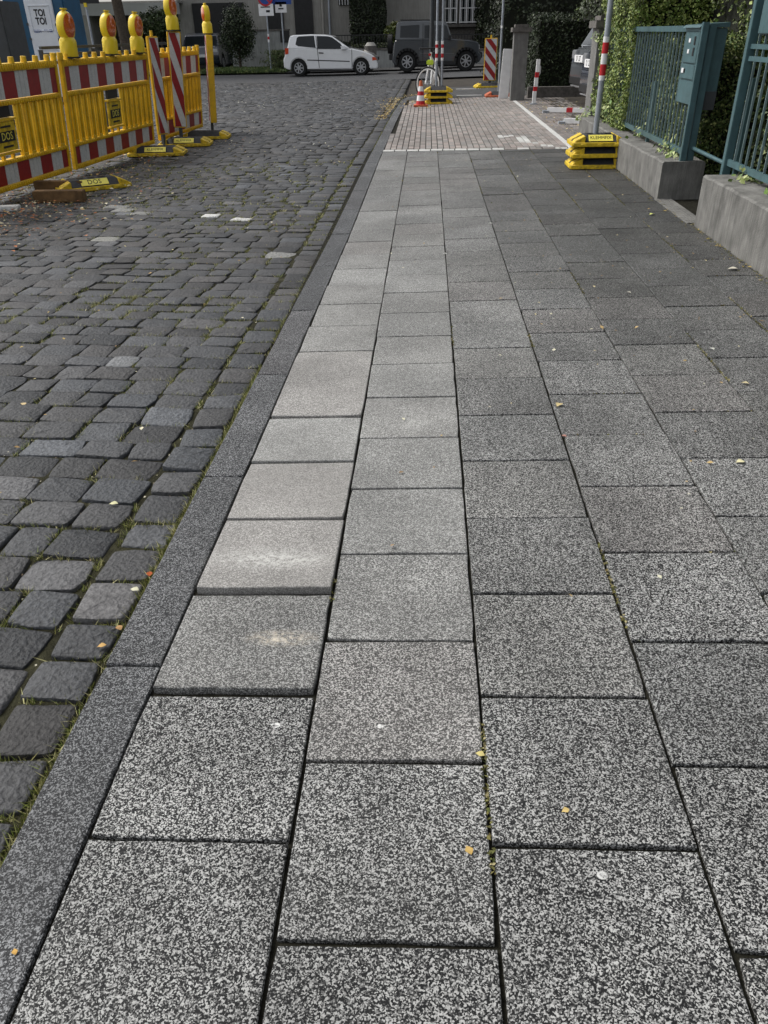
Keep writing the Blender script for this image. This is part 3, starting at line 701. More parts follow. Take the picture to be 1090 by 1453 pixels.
for k in range(900):                       # at the foot of the barrier
    y = random.uniform(7.5, 14); x = -4.1+random.gauss(0, .45)+(y-9)*.04
    lit(x, y, random.uniform(.02, .05), random.choice([(.28, .10, .05), (.45, .3, .12), (.6, .55, .4), (.2, .12, .06)]), .0)
for k in range(1100):                      # the heap of husks in front of the near panel
    lit(random.gauss(-4.0, .55), random.gauss(7.9, .9), random.uniform(.018, .045), random.choice([(.26, .10, .05), (.35, .22, .1), (.5, .45, .3), (.16, .10, .05), (.4, .16, .07)]), .0)
for k in range(260):                       # at the foot of the wall
    y = random.uniform(3, 11); lit(2.07-abs(random.gauss(0, .035)), y, random.uniform(.012, .03), random.choice([(.16, .14, .05), (.4, .3, .1), (.1, .1, .04)]), .004)
quads('leaf_litter', P, np.tile([0, 0, 3.], (len(P), 1)), np.array(S_), np.array(C_), M['litter'], asp=.62)
# the leaves one would notice
def fallen(px, py, s, col, label, dz=.004, rot=0):
    s *= .85; col = tuple(k*.85 for k in col)
    q = W(px, py); mb = MB(); n = 9; v = [(0, -s*.5, 0)]
    prof = [.0, .22, .33, .36, .3, .2, .08, 0]
    L = []; Rr = []; Cn = []
    for i, w in enumerate(prof):
        t = i/(len(prof)-1); cup = .10*s*math.sin(t*3.1); L.append((-w*s*(1+.15*math.sin(i*5)), (t-.5)*s, cup+.25*w*s)); Rr.append((w*s*(1+.1*math.cos(i*4)), (t-.5)*s, cup+.12*w*s)); Cn.append((0, (t-.5)*s, cup))
    vs = L+Cn+Rr; k = len(prof); fs = []
    for i in range(k-1): fs += [(i, i+k, i+k+1, i+1), (i+k, i+2*k, i+2*k+1, i+k+1)]
    rm = Matrix.Rotation(rot, 3, 'Z'); vs = [rm@Vector(a) for a in vs]
    mb.add(vs, fs); o = mb.build('fallen_leaf', M['litter'], smooth=True); set_col(o.data, [col]*len(fs)); o.location = (q.x, q.y, G(q.x, q.y)+dz)
    tag(o, label, 'leaf', 'fallen leaves')
fallen(22, 1352, .016, (.7, .42, .12), 'small orange leaf lying on the kerb at the lower left', rot=.6)
fallen(665, 1208, .026, (.62, .42, .14), 'curled tan leaf lying on the middle slab nearest the camera', rot=.5)
fallen(802, 1152, .022, (.66, .5, .2), 'small tan leaf alone on the second near slab of the third column', rot=2)
fallen(681, 1072, .026, (.72, .62, .25), 'pale yellow leaf caught in the crossing of two slab joints', rot=1.3)
fallen(143, 912, .03, (.6, .38, .14), 'orange leaf in the grass joint beside the lower kerb stone', -.012, 2)
fallen(168, 886, .03, (.45, .27, .12), 'brownish orange curled leaf at the edge of the kerb', -.012, .7)
fallen(190, 833, .034, (.7, .68, .5), 'pale cream leaf on a cobble beside the kerb', -.01, 1.4)
fallen(212, 812, .03, (.42, .10, .03), 'dark red leaf scrap against the kerb', -.006, .2)
fallen(160, 711, .04, (.72, .70, .42), 'pale yellow leaf lying across a cobble joint', -.012, 1.7)
fallen(33, 570, .04, (.7, .55, .3), 'tan leaf among the cobbles at the far left', -.012, .3)
fallen(1050, 657, .045, (.75, .70, .42), 'large pale yellow leaf on the slabs at the right edge', rot=1.9)
fallen(793, 576, .05, (.62, .5, .25), 'crumpled leaf lying along the dark slab joint', rot=2.6)
fallen(800, 620, .028, (.5, .25, .2), 'reddish leaf on the dark slab joint near the crumpled one', rot=.9)
fallen(1010, 496, .036, (.75, .75, .68), 'whitish leaf on the slabs below the concrete wall', rot=.4)
fallen(1057, 545, .04, (.7, .6, .35), 'yellowish leaf on mossy joint at the right edge', rot=1.2)
fallen(925, 305, .07, (.66, .72, .2), 'bright yellow green leaf near the gateway', rot=2.2)
fallen(1040, 383, .085, (.72, .68, .55), 'big pale leaf at the foot of the near wall', rot=1.5)
fallen(631, 361, .04, (.78, .78, .75), 'small white leaf on the second slab joint from the kerb', rot=1.4)
fallen(696, 318, .045, (.78, .78, .72), 'white leaf on the slabs below the driveway', rot=1.5)
fallen(892, 416, .035, (.74, .72, .6), 'pale leaf in the middle of the dark slabs', rot=1.0)

# ------------------------------------------------------------------ traffic barriers
LEAN = R(4.6)
def barrier(A, B, label, n_st=10, H=1.17, base=.055, plate=True):
    A = Vector((A[0], A[1], 0)); B = Vector((B[0], B[1], 0)); L = (B-A).length
    e = empty('traffic_barrier', ((A+B)/2)+Vector((0, 0, G(A.x, A.y)+base)), label, 'barrier', 'red and white barrier panels on the left of the road')
    d = (B-A).normalized()
    # the panel is built upright along local x, then leant over the road
    nrm = Vector((d.y, -d.x, 0)); upv = (z_*math.cos(LEAN)+nrm*math.sin(LEAN)).normalized(); out = nrm*math.cos(LEAN)-z_*math.sin(LEAN)
    e.matrix_world = Matrix(((d.x, -out.x, upv.x, e.location.x), (d.y, -out.y, upv.y, e.location.y), (d.z, -out.z, upv.z, e.location.z), (0, 0, 0, 1)))
    # in local space: x along, -y faces the road, z up
    def pb(mb, name, m, parent=e, **k):
        me_o = mb.build(name, m, **k); me_o.parent = parent; return me_o
    ph = .055; x0 = -L/2; xi0 = x0+ph; xi1 = L/2-ph; W_ = xi1-xi0
    for sx in (x0+ph/2, L/2-ph/2): pb(MB().box((sx, 0, H/2), (ph-.004, .05, H)), 'post', M['yellow'], bevel=.006)
    for nm, z, h in (('top_rail', H-.035, .07), ('middle_rail', .70*H, .045), ('lower_rail', .235*H, .045), ('bottom_rail', .03, .055)):
        mb = MB().box((0, 0, z), (W_+.002, .058, h))
        k = int(W_/.045)
        for i in range(k): mb.box((xi0+(i+.5)*W_/k, -.033, z), (.022, .012, h*.72))   # ribbed moulding
        pb(mb, nm, M['yellow'], bevel=.004, seg=1)
    # boards: stripes side by side
    st = W_/n_st
    for nm, za, zb in (('upper_board', .725*H, H-.07), ('lower_board', .06, .235*H-.022)):
        o = pb(MB().box((0, .004, (za+zb)/2), (W_, .012, zb-za)), nm, M['yellow'])
        edges = [xi0]+[xi0+st*(i+.5) for i in range(n_st)]+[xi1]
        for i in range(len(edges)-1):
            w = edges[i+1]-edges[i]; red = i % 2 == 0; mb = MB()
            xc = (edges[i]+edges[i+1])/2
            if red: mb.box((xc, -.008, (za+zb)/2), (w, .010, zb-za))
            else:
                for r in range(3): mb.box((edges[i]+w*(r+.5)/3, -.009, (za+zb)/2), (w/3-.008, .012, zb-za))
                mb.box((xc, -.006, (za+zb)/2), (w, .008, zb-za))
            pb(mb, 'stripe', M['red'] if red else M['white'], o)
    # hollow ribs in the middle
    k = 15 if n_st > 8 else 12; sp2 = W_/k; za, zb = .255*H, .68*H
    for i in range(k):
        xc = xi0+(i+.5)*sp2
        if abs(i-(k-1)/2) < 1.1: continue
        mb = MB()
        w = sp2*.62; mb.box((xc, .006, (za+zb)/2), (w, .03, zb-za)); mb.box((xc-w*.32, -.016, (za+zb)/2), (w*.24, .02, zb-za)); mb.box((xc+w*.32, -.016, (za+zb)/2), (w*.24, .02, zb-za))
        mb.box((xc, -.012, za+.012), (w*.9, .03, .03))
        pb(mb, 'rib', M['yellow'], bevel=.004, seg=1)
    pw = sp2*2.3
    if plate:
        p = pb(MB().box((0, -.012, .44*H), (pw, .03, .24*H)), 'name_plate', M['footyellow'], bevel=.005)
        for zf in (.575*H, .305*H): pb(MB().box((0, -.012, zf), (pw*1.1, .05, .022)), 'plate_shelf', M['yellow'])
        for xf in (-1, 1): pb(MB().box((xf*pw*.25, 0, .275*H), (.035, .03, .05)), 'rib', M['yellow'])
        pb(MB().box((0, 0, .635*H), (pw*.8, .03, .09*H)), 'handle_recess', M['black'])
        pb(MB().box((0, -.0285, .44*H), (pw*.8, .004, .085*H)).box((0, -.0285, .52*H), (pw*.5, .004, .018)).box((0, -.0285, .36*H), (pw*.5, .004, .018)), 'emblem', M['ink'], p)
        for s, z, sz, mm in (('DOS', .44*H, .105, M['labelyellow']),):
            cu = bpy.data.curves.new('lettering', 'FONT'); cu.body = s; cu.size = sz; cu.align_x = 'CENTER'; cu.align_y = 'CENTER'; cu.extrude = .0006; cu.materials.append(mm); cu.resolution_u = 2
            t = bpy.data.objects.new('lettering', cu); COL.objects.link(t); t.parent = p; t.rotation_euler = (R(90), 0, 0); t.location = (0, -.0315 if s == 'DOS' else -.028, z)
    # stubs on the top rail
    for i in range(n_st):
        xc = xi0+(i+.5)*st
        pb(MB().cyl((xc, 0, H-.002), (xc, 0, H+.055), .034, .028, 10), 'stub', M['yellow'], smooth=True)
    for sx in (x0+ph/2, L/2-ph/2): pb(MB().cyl((sx, 0, H-.002), (sx, 0, H+.07), .036, .032, 10), 'stub', M['yellow'], smooth=True)
    return e
def on_barrier(e, lx, lz, ly=0): return e.matrix_world @ Vector((lx, ly, lz))
b1 = barrier((-4.575, 7.45), (-4.335, 9.97), 'nearest red and white barrier panel with yellow frame, cut by the left edge')
b2 = barrier((-4.31, 10.03), (-4.12, 12.62), 'middle barrier panel carrying three yellow warning lamps')
b3 = barrier((-4.13, 12.95), (-3.97, 14.95), 'farthest barrier panel standing behind the striped beacons', n_st=8)

def lamp(base, facing, label, upv=z_, s=1.0):
    """yellow construction lamp: battery case below, round amber lens above"""
    e = empty('warning_lamp', base, label, 'warning lamp', 'yellow warning lamps on barrier and beacons')
    f = Vector(facing).normalized(); x = upv.cross(f).normalized(); f = x.cross(upv)
    e.matrix_world = Matrix(((x.x, -f.x, upv.x, base[0]), (x.y, -f.y, upv.y, base[1]), (x.z, -f.z, upv.z, base[2]), (0, 0, 0, 1))) 
    # local: lens axis along y, z up
    def pb(mb, name, m, **k): o = mb.build(name, m, **k); o.parent = e; return o
    mb = MB(); w0, d0, w1, d1 = .105*s, .085*s, .085*s, .065*s
    v = []
    for (w, d, z) in ((w0, d0, .015), (w0, d0, .17*s), (w1*.86, d1*.9, .215*s)):
        v += [(-w, -d*.45, z), (-w*.45, -d, z), (w*.45, -d, z), (w, -d*.45, z), (w, d*.45, z), (w*.45, d, z), (-w*.45, d, z), (-w, d*.45, z)]
    f_ = [tuple(range(7, -1, -1)), tuple(range(16, 24))]
    for r in range(2):
        for i in range(8): f_.append((r*8+i, r*8+(i+1) % 8, (r+1)*8+(i+1) % 8, (r+1)*8+i))
    mb.add(v, f_); pb(mb, 'battery_case', M['lampyellow'], bevel=.006)
    # lens housing: a rounded upright shell
    n = 24; mb = MB(); v = []
    def outline(r, zc, ex): return [(r*math.cos(2*math.pi*i/n), zc+r*ex*math.sin(2*math.pi*i/n)) for i in range(n)]
    for rr, yy in ((.06, -.052), (.098, -.05), (.108, -.03), (.108, .03), (.098, .05), (.06, .052)):
        v += [(a, yy*s, c) for a, c in outline(rr*s, .315*s, 1.42)]
    f_ = [tuple(range(n)), tuple(range(6*n-1, 5*n-1, -1))]
    for r in range(5):
        for i in range(n): f_.append((r*n+i, r*n+(i+1) % n, (r+1)*n+(i+1) % n, (r+1)*n+i))
    mb.add(v, f_); hs_ = pb(mb, 'lens_housing', M['lampyellow'], smooth=True)
    for sg in (-1, 1):
        mb = MB(); v = []; m2 = 24
        for rr, yy in ((.090, .0505), (.090, .056), (.068, .068), (.03, .076)):
            v += [(rr*s*math.cos(2*math.pi*i/m2), sg*yy*s, .325*s+rr*s*1.36*math.sin(2*math.pi*i/m2)) for i in range(m2)]
        f_ = [tuple(range(3*m2, 4*m2))]
        for r in range(3):
            for i in range(m2): f_.append((r*m2+i, r*m2+(i+1) % m2, (r+1)*m2+(i+1) % m2, (r+1)*m2+i))
        mb.add(v, f_); o = mb.build('lens', M['orange_lens'], smooth=True); o.parent = e
    o = MB().box((0, 0, .468*s), (.045*s, .03, .045*s)).box((0, 0, .487*s), (.09*s, .04*s, .016)).build('carrying_handle', M['lampyellow'], bevel=.005); o.parent = e
    o = MB().box((0, 0, .007), (.2*s, .14*s, .016)).build('foot', M['black']); o.parent = e
    o = MB().box((.035*s, -.0765*s, .12*s), (.05*s, .003, .012*s)).box((.035*s, -.0765*s, .08*s), (.03*s, .003, .03*s)).build('marking', M['ink']); o.parent = e
    return e
bu = Vector((b2.matrix_world[0][2], b2.matrix_world[1][2], b2.matrix_world[2][2]))
for lx, lab in ((-1.03, 'nearest yellow lamp with amber lens, on the middle barrier panel'), (.12, 'second yellow lamp with amber lens, halfway along the middle barrier panel'), (1.02, 'third yellow lamp with amber lens, at the far end of the middle panel')):
    p = on_barrier(b2, lx, 1.225); p2 = p-bu*.045
    lamp(p2, (.95, -.32, 0), lab, upv=bu, s=.99)

# ------------------------------------------------------------------ foot plates
def foot_plate(c, rot, label, group=None, side='footyellow', lab_text=None, top_label=True, name='foot_plate', h=.11, L=.78, Wd=.40, cat='foot plate'):
    e = empty(name, c, label, cat, group); rm = Matrix.Rotation(rot, 4, 'Z'); e.matrix_world = Matrix.Translation(c) @ rm
    def pb(mb, nm, m, parent=e, **k): o = mb.build(nm, m, **k); o.parent = parent; return o
    a, b_ = L/2, Wd/2; ta, tb = a-.16, b_-.10
    v = [(sx*xx, sy_*yy_, z) for xx, yy_, z in ((a-.012, b_-.012, 0), (a-.012, b_-.012, .04), (ta, tb, h)) for sx, sy_ in ((-1, -1), (1, -1), (1, 1), (-1, 1))]
    f = [(3, 2, 1, 0), (8, 9, 10, 11)]+[(r*4+i, r*4+(i+1) % 4, (r+1)*4+(i+1) % 4, (r+1)*4+i) for r in range(2) for i in range(4)]
    mb = MB(); mb.add(v, f); pb(mb, 'slab_body', M['rubber'], bevel=.006)
    for sg in (-1, 1):
        mb = MB().box((0, sg*(b_-.004), .021), (2*a, .022, .042))
        for k in range(3): mb.box(((k-1)*a*.6, sg*(b_+.008), .016), (.07, .012, .030))
        pb(mb, 'side_edge', M[side], bevel=.004, seg=1)
        # moulded end: two raised shoulders with a notch between
        mb = MB().box((sg*(a-.004), 0, .021), (.024, 2*b_-.03, .042))
        for k in (-1, 1):
            yk0, yk1 = k*.035, k*(b_-.01)
            w_ = [(sg*(a-.01), .04), (sg*(a-.03), .062), (sg*(ta+.03), h-.004), (sg*(ta+.03), .03), (sg*(a-.01), .03)]
            mb.prism(w_, (0, min(yk0, yk1), 0), (1, 0, 0), (0, 0, 1), (0, 1, 0), abs(yk1-yk0)*.95)
        pb(mb, 'end_lip', M[side], bevel=.006, seg=1)
    for k in ((-1, 0, 1) if L > .7 else (-1, 1)): pb(MB().box((k*min(.12, ta*.7), 0, h+.0015), (.065, .065, .008)), 'socket', M['black'])
    if top_label:
        an = math.atan2(h-.04, b_-.012-tb); cy0 = -(b_+tb)/2+.004; cz0 = (h+.04)/2+.006
        rx = Matrix.Rotation(an, 3, 'X')
        p = pb(MB().box((0, cy0, cz0), (.30 if L > .7 else .26, .085, .004), rx), 'maker_label', M['labelyellow'])
        if lab_text:
            cu = bpy.data.curves.new('lettering', 'FONT'); cu.body = lab_text; cu.size = .058 if len(lab_text) > 4 else .09; cu.align_x = 'CENTER'; cu.align_y = 'CENTER'; cu.extrude = .0006; cu.materials.append(M['ink']); cu.resolution_u = 2
            t = bpy.data.objects.new('lettering', cu); COL.objects.link(t); t.parent = p; t.location = Vector((0, cy0, cz0))+rx@Vector((0, 0, .0032)); t.rotation_euler = (an, 0, 0); t.scale = (.85, 1, 1)
    return e
def gz(v, dz=0): return Vector((v[0], v[1], G(v[0], v[1])+dz))
FG = 'foot plates under the barriers and poles'
foot_plate(gz(W(131, 264), -.02), R(35), 'black foot plate with large yellow letters, under the gap between near and middle panels', FG, lab_text='DOS')
foot_plate(gz(W(224, 217), -.02), R(6), 'yellow edged black foot plate lying at the far end of the middle panel', FG, lab_text='KLEMMFIX')
foot_plate(gz(W(264, 204), -.02), R(6), 'black and yellow foot plate carrying the striped beacon with a lamp', FG, lab_text='KLEMMFIX')
foot_plate(gz(W(292, 194), -.02), R(4), 'all yellow foot plate under the edge-on beacon', FG, top_label=False)
# timber and loose strip under the near panel
q = W(86, 283); o = MB().box((q.x, q.y, G(q.x, q.y)+.035), (.52, .12, .11), Matrix.Rotation(R(2), 3, 'Z')).build('timber_beam', M['timber'], bevel=.006); tag(o, 'weathered brown timber beam lying under the near barrier panel', 'timber')
q = W(86, 268); o = MB().box((q.x, q.y, G(q.x, q.y)+.04), (.55, .1, .09), Matrix.Rotation(R(0), 3, 'Z')).build('timber_beam', M['timber'], bevel=.006); tag(o, 'second timber beam, behind the brown one under the near barrier', 'timber')
q = W(5, 297); o = MB().box((q.x-.1, q.y, G(q.x, q.y)+.005), (.50, .10, .05), Matrix.Rotation(R(10), 3, 'Z')).build('kerb_offcut', M['roadpaint'], bevel=.006); tag(o, 'white painted strip of kerb lying at the left edge', 'kerb piece')

# ------------------------------------------------------------------ striped beacons
def beacon(base, z0, h, yaw, label, leanx=0, w=.25, slope=1, frame='yellow', group='striped beacons', steps=4, cap=True, depth=.05):
    e = empty('beacon', base, label, 'beacon', group)
    m = Matrix.Translation(base) @ Matrix.Rotation(leanx, 4, 'Y') @ Matrix.Rotation(yaw, 4, 'Z'); e.matrix_world = m
    def pb(mb, nm, mt, parent=e, **k): o = mb.build(nm, mt, **k); o.parent = parent; return o
    pb(MB().box((0, depth/2-.015, z0+h/2), (w, depth, h)), 'housing', M[frame], bevel=.01)
    pb(MB().box((0, .01, z0/2), (.05, .045, z0)), 'stem', M['darksteel'])
    f = pb(MB().box((0, -.017, z0+h/2), (w-.035, .006, h-.035)), 'face', M['white'])
    # diagonal red stripes clipped to the face
    x0, x1, za, zb = -(w-.04)/2, (w-.04)/2, z0+.02, z0+h-.02
    per = (zb-za)/steps; dz = (x1-x0)*1.15*slope
    def clip(poly, ax, val, keep_gt):
        out = []
        for i in range(len(poly)):
            a, b = poly[i], poly[(i+1) % len(poly)]
            ia = (a[ax] > val) == keep_gt; ib = (b[ax] > val) == keep_gt
            if ia: out.append(a)
            if ia != ib:
                t = (val-a[ax])/(b[ax]-a[ax]); out.append((a[0]+t*(b[0]-a[0]), a[1]+t*(b[1]-a[1])))
        return out
    for k in range(-1, steps+1):
        z = za+k*per; hh = per*.5
        poly = [(x0, z), (x1, z-dz), (x1, z-dz+hh), (x0, z+hh)]
        poly = clip(poly, 1, za, True); poly = clip(poly, 1, zb, False) if poly else poly
        if len(poly) > 2: pb(MB().prism(poly, (0, -.0235, 0), (1, 0, 0), (0, 0, 1), (0, 1, 0), .006), 'red_stripe', M['red'], f)
    if cap: pb(MB().cyl((0, .01, z0+h-.003), (0, .01, z0+h+.07), .022, .02, 10), 'top_stud', M['yellow'], smooth=True)
    return e
q = W(234, 207); beacon(gz(q), .16, 1.27, R(66), 'slim striped beacon seen nearly edge-on against the middle panel end', leanx=R(2.2), w=.22, steps=2, slope=2.4)
q = W(258, 201); bb = beacon(gz(q), .20, 1.29, R(26), 'striped beacon facing the camera with a lamp on top', leanx=R(4.2), w=.20, cap=False, steps=2, slope=2.8)
lamp(bb.matrix_world @ Vector((0, .01, 1.49)), (.93, -.35, 0), 'yellow lamp on top of the striped beacon facing the camera', s=.95)
q = W(301, 190); bb = beacon(gz(q), .18, 1.26, R(-72), 'thin yellow beacon seen edge-on at the road end of the barrier', leanx=R(4), cap=False, depth=.10)
lamp(bb.matrix_world @ Vector((0, .03, 1.44)), (-.85, -.5, 0), 'yellow lamp on top of the edge-on beacon', s=.85)

# ------------------------------------------------------------------ toilet booth and site things at the left
Yb = 22; p0 = at(31, 0, Yb); p1 = at(71, 0, Yb); bx0 = at(16, 40, Yb).x-.1; bx1 = at(92, 20, Yb).x
e = empty('toilet_booth', (p0.x, Yb, -.07), 'blue portable toilet booth with white door behind the barrier', 'toilet booth')
MB().box(((bx0+bx1)/2, Yb+.6, 1.13), (bx1-bx0, 1.1, 2.3)).build('cabin', M['blue'], e, bevel=.03)
dc = (p0.x+p1.x)/2+.02; dw = (p1.x-p0.x)
door = MB().box((dc, Yb+.03, 1.12), (dw, .05, 2.1)).build('door', M['boothwhite'], e, bevel=.015)
for (z, h) in ((1.78, .52), (.75, .75)):
    mb = MB(); w2 = dw*.36
    for sg in (-1, 1): mb.box((dc+sg*w2, Yb-.002, z), (.015, .02, h)); mb.box((dc, Yb-.002, z+sg*h/2), (2*w2+.015, .02, .015))
    sub(mb.build('moulding', M['boothwhite']), door)
mb = MB()
for z in (1.66, 1.35, .9): mb.box((dc-dw/2-.01, Yb-.005, z), (.035, .04, .05)); mb.box((dc+dw/2+.01, Yb-.005, z-.02), (.035, .04, .05))
sub(mb.build('hinge', M['darksteel']), door)
def at_txt(s, z, size, sq=1, nm='lettering', m='ink', dx=0):
    cu = bpy.data.curves.new(nm, 'FONT'); cu.body = s; cu.size = size; cu.align_x = 'CENTER'; cu.align_y = 'CENTER'; cu.extrude = .001; cu.offset = size*.03; cu.materials.append(M[m])
    t = bpy.data.objects.new(nm, cu); COL.objects.link(t); t.rotation_euler = (R(90), 0, 0); t.location = (dc+dx, Yb-.001, z); t.scale = (sq, 1, 1); sub(t, door)
at_txt('TOI', 1.885, .20, .8); at_txt('TOI', 1.715, .20, .8); at_txt('02054 - 991 00', 1.51, .075, 1.0, m='signblue')
o = MB().box((at(5, 40, 17).x-.55, 17.2, .95), (1.35, .8, 2.0)).box((at(5, 40, 17).x+.115, 17.2, .95), (.03, .84, 2.04)).build('site_cabinet', M['darksteel'], bevel=.02); tag(o, 'dark grey cabinet with lighter edge at the far left', 'cabinet')
e = empty('guard_rail', (-5.6, 13.4, -.07), 'dark grey steel railing behind the near barrier panels', 'railing')
za = at(60, 68, 13.4).z
for dz in (0, -.09, -.2): MB().bar((at(57, 68, 13.4).x, 13.4, za+dz), (-4.55, 16.4, za+dz+.01), .05, .04).build('rail', M['darksteel'], e)
for t in (0, .33, .66, 1): x = at(57, 68, 13.4).x; xx = x+(-4.55-x)*t; yy = 13.4+3*t; MB().box((xx, yy, za/2-.05), (.05, .05, za+.05)).build('post', M['darksteel'], e)

# ------------------------------------------------------------------ cars
def car(name, label, cat, org, heading, prof, roof, windows, wheels, width, paint, wr=.29, taper=.22, belt=.92, extras=None, flare=None, rimr=.62, end_glass=True, spare=None):
    """local: x along the car (rear 0), y across, z up; the side y=-width/2 faces local -y"""
    e = empty(name, org, label, cat); e.matrix_world = Matrix.Translation(org) @ Matrix.Rotation(heading, 4, 'Z')
    def pb(mb, nm, mt, parent=e, **k): o = mb.build(nm, mt, **k); o.parent = parent; return o
    hw = width/2; Lc = max(p[0] for p in prof)
    def yy(z): return hw if z <= belt else hw-(z-belt)*taper*1.0
    # lower body, wheel arches cut in the outline
    bot = []
    for wx, ar in sorted([(w, wr*1.16) for w in wheels], reverse=True):
        zc = wr; z0 = .22
        a0 = math.asin(min(1, (z0-zc)/ar))
        for k in range(0, 11): a = a0+(math.pi-2*a0)*k/10; bot.append((wx+ar*math.cos(a), zc+ar*math.sin(a)))
    poly = list(prof)+bot
    body = pb(MB().prism(poly, (0, -hw, 0), (1, 0, 0), (0, 0, 1), (0, 1, 0), width), 'body', paint, bevel=.035, seg=3)
    # greenhouse
    n = len(roof); v = [(x, -yy(z), z) for x, z in roof]+[(x, yy(z), z) for x, z in roof]
    mb = MB(); mb.add(v, [tuple(range(n-1, -1, -1)), tuple(range(n, 2*n))]+[(i, (i+1) % n, (i+1) % n+n, i+n) for i in range(n)])
    cabin = pb(mb, 'cabin', paint, bevel=.03, seg=3)
    for w in windows:
        for sg in (-1, 1):
            k = len(w); v = [(x, sg*(yy(z)+.004), z) for x, z in w]+[(x, sg*(yy(z)-.01), z) for x, z in w]
            mb = MB(); mb.add(v, [tuple(range(k)), tuple(range(2*k-1, k-1, -1))]+[(i, (i+1) % k, (i+1) % k+k, i+k) for i in range(k)]); o = pb(mb, 'window', M['glass'])
    if end_glass:
        # windscreen between the last two roof points at the front and first two at the rear
        for (a, b, nm) in ((roof[-2], roof[-1], 'windscreen'), (roof[1], roof[0], 'rear_window')):
            a = Vector((a[0], 0, a[1])); b = Vector((b[0], 0, b[1])); d = (b-a); nrm = Vector((0, 1, 0)).cross(d).normalized()
            if (nrm.x < 0) == (nm == 'windscreen'): nrm = -nrm
            pa = a+d*.10; pb2 = a+d*.90
            v = []
            for p in (pa, pb2):
                hy = yy(p.z)-.07
                v += [p+nrm*.006+Vector((0, -hy, 0)), p+nrm*.006+Vector((0, hy, 0))]
            v = v+[q-nrm*.012 for q in v]
            mb = MB(); mb.add(v, [(0, 1, 3, 2), (4, 6, 7, 5), (0, 2, 6, 4), (1, 5, 7, 3), (0, 4, 5, 1), (2, 3, 7, 6)]); pb(mb, nm, M['glass'])
    for wx in wheels:
        for sg in (-1, 1):
            yc = sg*(hw-.10)
            o = pb(MB().cyl((wx, yc-.09, wr), (wx, yc+.09, wr), wr, n=28), 'wheel', M['tyre'], bevel=.02)
            mb = MB(); ys_ = sg*(hw-.005)
            mb.cyl((wx, ys_-.012, wr), (wx, ys_, wr), wr*.2, n=14)
            for k in range(7 if rimr > .5 else 5):
                a = 2*math.pi*k/7; mb.bar((wx, ys_-.005, wr), (wx+math.cos(a)*wr*rimr*.95, ys_-.005, wr+math.sin(a)*wr*rimr*.95), .012 if abs(1) else 0, .045)
            nn = 24
            for k in range(nn):
                a = 2*math.pi*k/nn; b = 2*math.pi*(k+1)/nn; mb.bar((wx+math.cos(a)*wr*rimr, ys_-.006, wr+math.sin(a)*wr*rimr), (wx+math.cos(b)*wr*rimr, ys_-.006, wr+math.sin(b)*wr*rimr), .02, .02)
            pb(mb, 'rim', M['rim'], o)
            pb(MB().cyl((wx, sg*(hw-.19), wr+.02), (wx, sg*(hw-.20), wr+.02), wr*1.14, n=20), 'wheel_well', M['black'])
            if flare:
                mb = MB()
                for k in range(10):
                    a = math.pi*k/10-.05; b = math.pi*(k+1)/10+.05; mb.bar((wx+math.cos(a)*wr*1.24, sg*(hw+.005), wr+math.sin(a)*wr*1.24), (wx+math.cos(b)*wr*1.24, sg*(hw+.005), wr+math.sin(b)*wr*1.24), .09, .09)
                pb(mb, 'wheel_flare', M[flare])
    pb(MB().box((Lc/2, 0, .25), (Lc*.86, width-.35, .2)), 'underbody', M['black'])
    for sg in (-1, 1):
        for (nm, mt, poly2) in (extras or []):
            off = .016 if nm in ('mirror', 'door_handle') else .006
            if nm == 'mirror': off = .12
            z0 = min(p[1] for p in poly2); zz = sum(p[1] for p in poly2)/len(poly2)
            yb = yy(zz)
            mb = MB().prism(poly2, (0, sg*(yb+off) if sg > 0 else -(yb+off), 0), (1, 0, 0), (0, 0, 1), (0, -sg, 0), off+.02)
            pb(mb, nm, M[mt], bevel=.008 if nm in ('mirror', 'tail_light', 'head_light') else 0)
    return e, pb, hw
def pz(zx, zy, ox, oz, sx=213., sz=251.): return ((zx-ox)/sx, (oz-zy)/sz)
YC = 35.6; gz_c = G(-3.8, YC)-.02
P_ = lambda *a: [pz(x, y, 158, 632) for x, y in a]
prof = P_((180, 566), (160, 545), (158, 490), (172, 455), (178, 395), (200, 388), (420, 395), (700, 400), (740, 402), (830, 425), (900, 455), (930, 482), (945, 520), (952, 545), (945, 580))
roof = P_((196, 396), (222, 292), (250, 283), (400, 279), (520, 284), (570, 294), (720, 402))
wins = [P_((268, 362), (282, 305), (300, 295), (424, 291), (436, 392), (290, 376)), P_((452, 399), (447, 294), (540, 298), (575, 308), (640, 358), (672, 404), (560, 402))]
car_o, cpb, hw = car('parked_car', 'white three-door hatchback parked side-on across the street', 'car', Vector((-5.67, YC, gz_c)), 0, prof, roof, wins, (.60, 3.06), 1.62, M['carwhite'], wr=.285, belt=.93,
    extras=[('tail_light', 'taillight', P_((177, 390), (210, 392), (207, 442), (178, 445))), ('indicator', 'taillight', P_((903, 477), (925, 478), (943, 500), (905, 508))), ('trim_strip', 'black', P_((360, 489), (715, 507), (715, 515), (360, 497))),
            ('door_handle', 'black', P_((460, 430), (498, 432), (498, 441), (460, 439))), ('mirror', 'carwhite', P_((645, 380), (675, 378), (690, 408), (650, 410))), ('door_seam', 'black', P_((440, 292), (444, 292), (460, 560), (456, 560))), ('door_seam', 'black', P_((733, 410), (737, 410), (735, 560), (731, 560))), ('sill', 'black', P_((355, 572), (740, 578), (740, 592), (355, 586)))])
